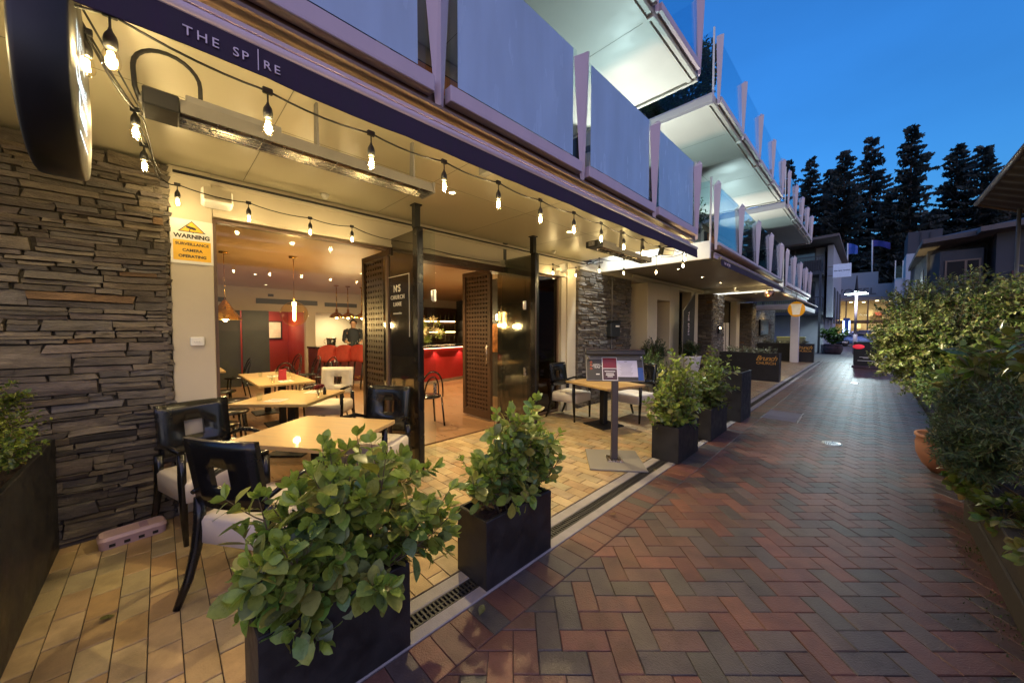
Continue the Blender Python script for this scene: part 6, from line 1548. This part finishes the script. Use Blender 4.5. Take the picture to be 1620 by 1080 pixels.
g = MB(); g.box(-16, 12, yh + 2.4, yh + 2.7, 2.15, 2.5); g.build('mezzanine', M['brown'], t)
for k in range(9):
    x = -5.5 + k * 1.0
    g = MB(); g.lathe([(0, 0), (.13, .0), (.13, .06), (0, .07)], (x, yh + 1.2 + (k % 3) * .9, z0 - .38), 10); g.build('ceiling_lamp', M['hotelglow2'], t)
for x in (-4, -1.4, 1.2):
    spot_lamp('lobby_light', (x, yh + 2.2, z0 - .5), (x, yh + 4.5, 0), WARM, 420, 150, .3, .7, t)
g = MB()
for k in range(16):
    x = -15 + k * 1.65; g.box(x - .05, x + .05, yh + .10, yh + .2, 0, z0 - .3)
g.box(-16, 12, yh + .09, yh + .21, 2.32, 2.42); g.build('mullion', M['bronze'], t)
g = MB(); g.box(-16, 12, yh + .14, yh + .16, .02, z0 - .32); g.build('glass_front', M['clear'], t)
t = thing('pylon_sign', 'blue lit pylon sign in front of the hotel glass', 'sign', (-2, 51.4, 0)); pa = bx_(1334, 1344, 503, 527, 51.4, .3, .1)
g = MB(); g.box(*pa, bev=.03); g.build('panel', mat('blue_panel', (.05, .12, .35), .3), t)
g = MB(); w_ = pa[1] - pa[0]; g.box(pa[0] - .02, pa[0] + w_ * .22, 51.36, 51.398, pa[4] + .5, pa[5] - .3); g.box(pa[1] - w_ * .16, pa[1] + .02, 51.36, 51.398, pa[4] + .5, pa[5] - .3); g.build('light_strip', emis('blue_strip', (.35, .45, 1.), 3.), t)
# flags
for (px, top, lab, col, kk) in ((1341, 385, 'pale blue flag hanging limp on the shorter left pole', (.05, .12, .45), 0), (1380, 380, 'dark blue flag streaming on the taller right pole', (.03, .04, .22), 1)):
    t = thing('flagpole', lab, 'flag', at(px, 432, 1, 53.)); b0 = at(px, 432, 1, 53.); t0 = at(px, top, 1, 53.)
    g = MB(); g.tube([(b0[0], 53, b0[2] - 1.0), (t0[0], 53, t0[2])], .055, 8); g.build('pole', M['white'], t)
    g = MB(); W_ = (1.0, 1.25)[kk]; Hh = (1.15, .62)[kk]
    def ff(s, u): return (t0[0] + .06 + W_ * s - (.25 * s * s if not kk else 0), 53 + .10 * math.sin(s * 7), t0[2] - .05 - Hh * (1 - u) - (.35, .45)[kk] * s * s * (1 if kk else u * 1.2) + .04 * math.sin(s * 6 + u))
    g.grid(ff, 14, 8); g.build('flag', mat('flag_cloth_%d' % kk if kk else 'flag_cloth', col, .8, var=.3, scale=3), t)

# corner building with steel balconies
t = thing('corner_building', 'pale three storey corner building with dark steel balconies', 'building', (-5, 32, 0))
M['cornerw'] = mat('pale_blue_render', (.33, .36, .40), .7, var=.06); M['slate'] = mat('slate_metal', (.045, .05, .06), .5); Y = 30.
cx1 = hx(1317, Y); cz = at(1300, 385, 1, Y)[2]
g = MB(); g.box(-12, cx1 - .55, Y + 1.6, 47, 2.6, cz); g.box(-12, cx1 - .55, Y + 1.6, 44, 0, 2.59); g.build('wall', M['cornerw'], t)
g = MB(); g.box(cx1 - .38, cx1 - .08, Y + 1.0, 40, 2.3, cz, bev=.01); g.build('fin_wall', M['cornerw'], t)
for z0, z1 in ((2.45, 2.62), (5.02, 5.22)):
    g = MB(); g.box(-12, cx1 - .50, Y, Y + 1.59, z0, z1); g.build('balcony_slab', M['slate'], t)
    g = MB(); x = -6.
    while x < cx1 - .55: g.box(x, x + .02, Y + .02, Y + .04, z1 + .001, z1 + .93); x += .12
    g.box(-12, cx1 - .5, Y + .01, Y + .06, z1 + .931, z1 + .98)
    yq = Y + .1
    while yq < Y + 1.5: g.box(cx1 - .53, cx1 - .51, yq, yq + .02, z1 + .001, z1 + .93); yq += .12
    g.build('railing', M['slate'], t)
    g = MB(); g.box(-6, cx1 - 1.0, Y + 1.52, Y + 1.598, z1 + .02, z1 + 2.1); wo_ = g.build('window', M['slate'], t)
    g = MB()
    for k in range(3): a = -5.9 + k * 1.1; g.box(a, a + 1.0, Y + 1.50, Y + 1.519, z1 + .1, z1 + 2.0)
    g.build('pane', M['winref'], wo_)
g = MB(); g.box(-3.15, -2.25, Y + .065, Y + .12, 5.25, 5.95); g.build('privacy_screen', M['rooft'], t)
for x in (cx1 - .62, -5.8):
    g = MB(); g.box(x - .06, x + .06, Y - .06, Y - .001, 0, 5.1); g.build('column', M['slate'], t)
for px in (1321, 1328, 1333):
    pass
for k in range(3):
    g = MB(); g.box(cx1 - .079, cx1 - .04, Y + 2 + k * 3, Y + 3.4 + k * 3, 1.9, 4.3); g.build('shutter', M['slate'], t)
e0 = at(1268, 381, 1, Y - 1); e1 = at(1328, 371, 1, Y - 1); 
g = MB(); x1_ = e1[0]; z_ = e1[2]; g.add([(-12, Y - 1, z_ - .55), (x1_, Y - 1, z_ - .05), (x1_ + .0, 47, z_ - .05), (-12, 47, z_ - .55), (-12, Y - 1, z_ - .40), (x1_, Y - 1, z_ + .10), (x1_, 47, z_ + .10), (-12, 47, z_ - .40)], [(0, 1, 2, 3), (4, 5, 6, 7), (0, 1, 5, 4), (1, 2, 6, 5), (2, 3, 7, 6), (3, 0, 4, 7)]); g.build('roof', M['eave'], t)
g = MB(); g.box(-12, cx1 - .7, Y + 1.59, Y + 1.599, .0, .01)
ws = thing('projecting_sign', 'white rectangular sign projecting from the corner building', 'sign', (-1.2, 29.8, 4.8)); q = bx_(1318, 1346.5, 418.5, 437, 29.8, .12)
g = MB(); g.box(*q, bev=.01); g.build('panel', mat('white_sign', (.62, .66, .78), .4, emit=(.6, .7, 1), estr=.06), ws)
lettering('the spa rooms', .125, ((q[0] + q[1]) / 2, 29.79, (q[4] + q[5]) / 2 - .03), (1, 0, 0), (0, 0, 1), mat('navy_letters', (.03, .04, .10), .5), ws, bold=.002)
g = MB(); g.box(q[0] - .25, q[0] - .001, 29.83, 29.89, q[4] + .1, q[4] + .16); g.box(q[0] - .25, q[0] - .001, 29.83, 29.89, q[5] - .16, q[5] - .1); g.build('bracket', M['grey'], ws)
spot_lamp('corner_light', (-1.5, 31.2, 2.0), (-1.55, 32.2, 5), (.7, .95, 1), 14, 90, .1, .7)
# shop under the corner building
t = thing('cafe_front', 'lit café front under the corner building with orange globe lamps', 'shop', (-5, 44, 0))
g = MB(); g.box(-12, -2.4, 46.9, 47.2, 0, 2.59); g.build('back_wall', M['iwall'], t); spot_lamp('cafe_light', (-4.0, 45.5, 2.5), (-4, 46.6, 0), WARM, 160, 150, .2, .6, t)
M['orangeglow'] = emis('orange_globe', (1, .28, .03), 3)
for px, py in ((1297, 505), (1300, 511), (1293, 507)):
    p = at(px, py, 1, 44.5); g = MB(); g.lathe([(.22 * math.sin(R(a)), -.22 * math.cos(R(a))) for a in range(0, 181, 15)], p, 14); g.bar(p + Vector((0, 0, .22)), (p[0], p[1], 2.59), .01); g.build('globe_lamp', M['orangeglow'], t)
g = MB(); g.box(-6, -2.8, 46.0, 46.5, 0, 1.1); g.build('counter', M['brown'], t)

# ------------------------------------------------------------------ parked cars
def car(label, loc, rz, paint):
    t = thing('parked_car', label, 'car', (0, 0, 0), 0, 'cars parked on the cross street')
    secs = [(-2.15, .62, .42, .82), (-2.05, .74, .30, .88), (-1.5, .82, .22, .92), (-.6, .84, .20, .93), (.6, .84, .20, .93), (1.5, .82, .22, .88), (1.95, .76, .30, .80), (2.15, .62, .40, .70)]
    g = MB(); rings = []
    for (x, w_, zb, zt) in secs: rings.append([(x, -w_, zb + .08), (x, -w_, (zb + zt) / 2), (x, -w_ + .05, zt - .03), (x, -w_ * .6, zt + .02), (x, 0, zt + .03), (x, w_ * .6, zt + .02), (x, w_ - .05, zt - .03), (x, w_, (zb + zt) / 2), (x, w_, zb + .08), (x, w_ - .1, zb), (x, -w_ + .1, zb)])
    loft(g, rings, smooth=True); g.build('body', paint, t)
    cab = [(-1.75, .70, .90, .92), (-1.25, .66, .90, 1.32), (-.6, .64, .90, 1.43), (.2, .64, .90, 1.42), (.75, .66, .90, 1.22), (1.25, .70, .88, .90)]
    g = MB(); rings = [[(x, -w_ - .08, zb), (x, -w_ + .05, zt - .04), (x, -w_ * .6, zt), (x, w_ * .6, zt), (x, w_ - .05, zt - .04), (x, w_ + .08, zb)] for (x, w_, zb, zt) in cab]; loft(g, rings, smooth=True); g.build('window', M['winref'], t)
    g = MB(); rings = [[(x, -w_ + .06, zt - .030), (x, -w_ * .6, zt + .012), (x, w_ * .6, zt + .012), (x, w_ - .06, zt - .030)] for (x, w_, zb, zt) in cab[1:4]]; loft(g, rings, smooth=True); g.build('roof', paint, t)
    g = MB()
    for s in (-1, 1):
        for x0, z0, x1, z1 in ((.72, 1.23, 1.3, .9), (-.25, 1.42, -.2, .92), (-1.25, 1.31, -1.78, .92)): g.bar((x0, s * .655, z0), (x1, s * .78, z1), .035, n=6)
    g.build('door_pillar', paint, t)
    for x in (-1.35, 1.35):
        for s in (-1, 1):
            m = Matrix.Rotation(R(90), 3, 'X'); g = MB(); g.lathe([(.2, -.1), (.31, -.1), (.325, -.05), (.325, .05), (.31, .1), (.2, .1)], (x, s * .76, .325), 22, m); wh = g.build('wheel', M['black'], t)
            g = MB(); g.lathe([(0, -.105), (.2, -.104), (.2, .104), (0, .105)], (x, s * .76, .325), 16, m); g.build('rim', M['steel'], wh)
    for s in (-1, 1):
        g = MB(); g.box(2.02, 2.13, s * .62 - .13, s * .62 + .13, .58, .70, bev=.03); g.build('headlight', M['white'], t)
        g = MB(); g.box(.75, .95, s * .88 - .08, s * .88 + .08, .92, 1.03, bev=.03); g.build('mirror', paint, t)
    g = MB(); g.box(2.08, 2.17, -.45, .45, .42, .56, bev=.02); g.build('grille', M['black'], t)
    g = MB(); g.box(2.171, 2.178, -.25, .25, .34, .44); g.build('number_plate', M['white'], t)
    t.location = loc; t.rotation_euler = (0, 0, rz); return t
silver = mat('blue_silver_paint', (.16, .30, .55), .3, metal=.3, var=.05, coat=.6)
car('silver blue car parked left of the barrel bush', (-3.55, 44.6, -.02), R(-25), silver)
car('silver blue car parked right of the barrel bush', (-.55, 45.4, -.02), R(200), silver)

# ------------------------------------------------------------------ conifers on the hill
g = MB(); g.grid(lambda s, u: (-80 + 170 * s, 60 + 90 * u, .2 + 8 * u + 3 * NZ.noise(Vector((s * 6, u * 4, 2)))), 40, 20); tag(g.build('hill', mat('dark_hill', (.015, .022, .015), .9, var=.4, scale=.2)), kind='structure')
def conifer(name, seed, h, rad, dens=1.):
    r = random.Random(seed); tr = MB(); cr = MB()
    tr.tube([(0, 0, 0), (r.uniform(-.1, .1), 0, h * .5), (0, 0, h * .99)], [.45, .28, .03], 7)
    nbr = int(330 * dens)
    for i in range(nbr):
        zf = .05 + .94 * ((i + r.random()) / nbr) ** .92; f = 1 - zf; z = h * zf
        a = r.uniform(0, 6.283); l = rad * (f ** .80) * r.uniform(.45, 1.12) + .22 + .15 * r.random()
        if r.random() < .06: l *= 1.25
        d = Vector((math.cos(a), math.sin(a), 0)); s = Vector((-d[1], d[0], 0)); dr = r.uniform(.02, .40); up = r.uniform(.05, .35); tone = r.uniform(.55, 1.5)
        n = max(5, int(l * 5.2))
        for q in range(n):
            t = ((q + r.random()) / n) ** .85; p = d * (l * t) + Vector((0, 0, z + l * (up * t * t - dr * t)))
            w_ = (.22 + .62 * (1 - t)) * min(1, .25 + l * .4)
            for e in (-1, 1):
                b = p + s * (e * w_ * r.uniform(.4, 1.3)) + d * r.uniform(-.1, .5) + Vector((0, 0, -r.uniform(.0, .55)))
                c = p + d * r.uniform(.10, .55) + s * (e * r.uniform(0, .2)) + Vector((0, 0, r.uniform(-.15, .22)))
                cr.add([p, b, c], [(0, 1, 2)], tuple(x * tone for x in (.022, .036, .033)))
            cr.add([p + Vector((0, 0, .12)), p - Vector((0, 0, r.uniform(.15, .5))) + s * r.uniform(-.2, .2), p + d * .4 - Vector((0, 0, r.uniform(-.1, .25)))], [(0, 1, 2)], tuple(x * tone for x in (.018, .030, .028)))
    t = thing(name, '', 'tree', (0, 0, 0), 0, 'dark conifers on the hill behind the hotel'); tr.build('trunk', M['bark'], t); cr.build('crown', M['needle'], t, fix=False); return t
TY = 72.
protos = [conifer('conifer', 71, 27, 5.4), conifer('conifer', 72, 26, 6.4, 1.1), conifer('conifer', 73, 25, 5.6, .8), conifer('conifer', 74, 26, 6.0, .9)]
spec = [(1444, 195, 0, 1.0, 'tallest conifer with a bare narrow spire'), (1380, 212, 2, 1.05, 'conifer just left of the tallest spire'), (1337, 235, 1, 1.0, 'broad conifer, second left of the tallest spire'), (1284, 247, 2, 1.0, 'ragged conifer in front of the first balcony fins'),
        (1250, 250, 0, .8, 'thin conifer showing above the farthest upper balcony'), (1516, 226, 1, 1.0, 'broad conifer right of the gap in the trees'), (1556, 228, 0, 1.0, 'conifer nearest the brown canopy corner'), (1313, 265, 1, .9, 'shorter conifer tucked between two broad ones'), (1600, 268, 2, .9, 'conifer mostly behind the brown canopy corner'), (1410, 300, 1, .9, 'low conifer filling the gap left of the tallest spire'), (1475, 330, 1, .9, 'low conifer at the foot of the gap in the trees'), (1215, 262, 2, .9, 'conifer hidden behind the balcony fins'), (1578, 300, 1, .9, 'low conifer below the brown canopy')]
used = set()
for i, (px, py, k, s, lab) in enumerate(spec):
    Yt = TY + (i * 5 % 9); p = at(px, py, 1, Yt); k = 3 if i in (3, 6, 9) else k; hh = (27, 26, 25, 26)[k]; zb = 1.5
    o = protos[k] if k not in used else copy_tree(protos[k]); used.add(k)
    sc = (p[2] - zb) / hh; o.location = (p[0], Yt, zb); o.scale = (s * .92, s * .92, sc); o.rotation_euler = (0, 0, i * 1.3); o['label'] = lab; o['group'] = 'dark conifers on the hill behind the hotel'
# dark undergrowth of the hill
r_ = random.Random(4); g = MB()
for i in range(5200):
    x = r_.uniform(-26, 24); y = 62 + r_.random() * 6; z = .5 + (r_.random() ** 1.4) * (9.5 + 2 * NZ.noise(Vector((x * .15, 0, 0))))
    p = Vector((x, y, z)); d = rdir(r_) * r_.uniform(.3, .8); e = rdir(r_) * r_.uniform(.2, .5)
    g.add([p, p + d, p + e], [(0, 1, 2)], tuple(c * r_.uniform(.6, 1.3) for c in (.010, .017, .014)))
tag(g.build('undergrowth', M['needle'], fix=False), kind='stuff')
# foliage on the nearer balconies
shrub('balcony_plant', 'leafy plant on the middle upper balcony behind its end glass', 'plant', (-2.9, 7.0, 5.34), [((-3.2, 6.9, 5.75), (.6, .3, .40), 2.4), ((-2.5, 6.9, 5.72), (.45, .3, .38), 2), ((-2.12, 6.95, 6.05), (.2, .2, .6), 1.4), ((-3.4, 7.4, 5.9), (.8, .3, .55), 2)], 520, 14, .075, .04, [(.05, .09, .02), (.08, .12, .03)], 81, small=True)
shrub('balcony_plant', 'leafy plant on the middle lower balcony by the gap', 'plant', (-2.4, 7.0, 2.96), [((-2.4, 6.95, 3.55), (.35, .3, .45), 1)], 80, 12, .06, .03, [(.06, .10, .02), (.09, .13, .04)], 82, small=True)
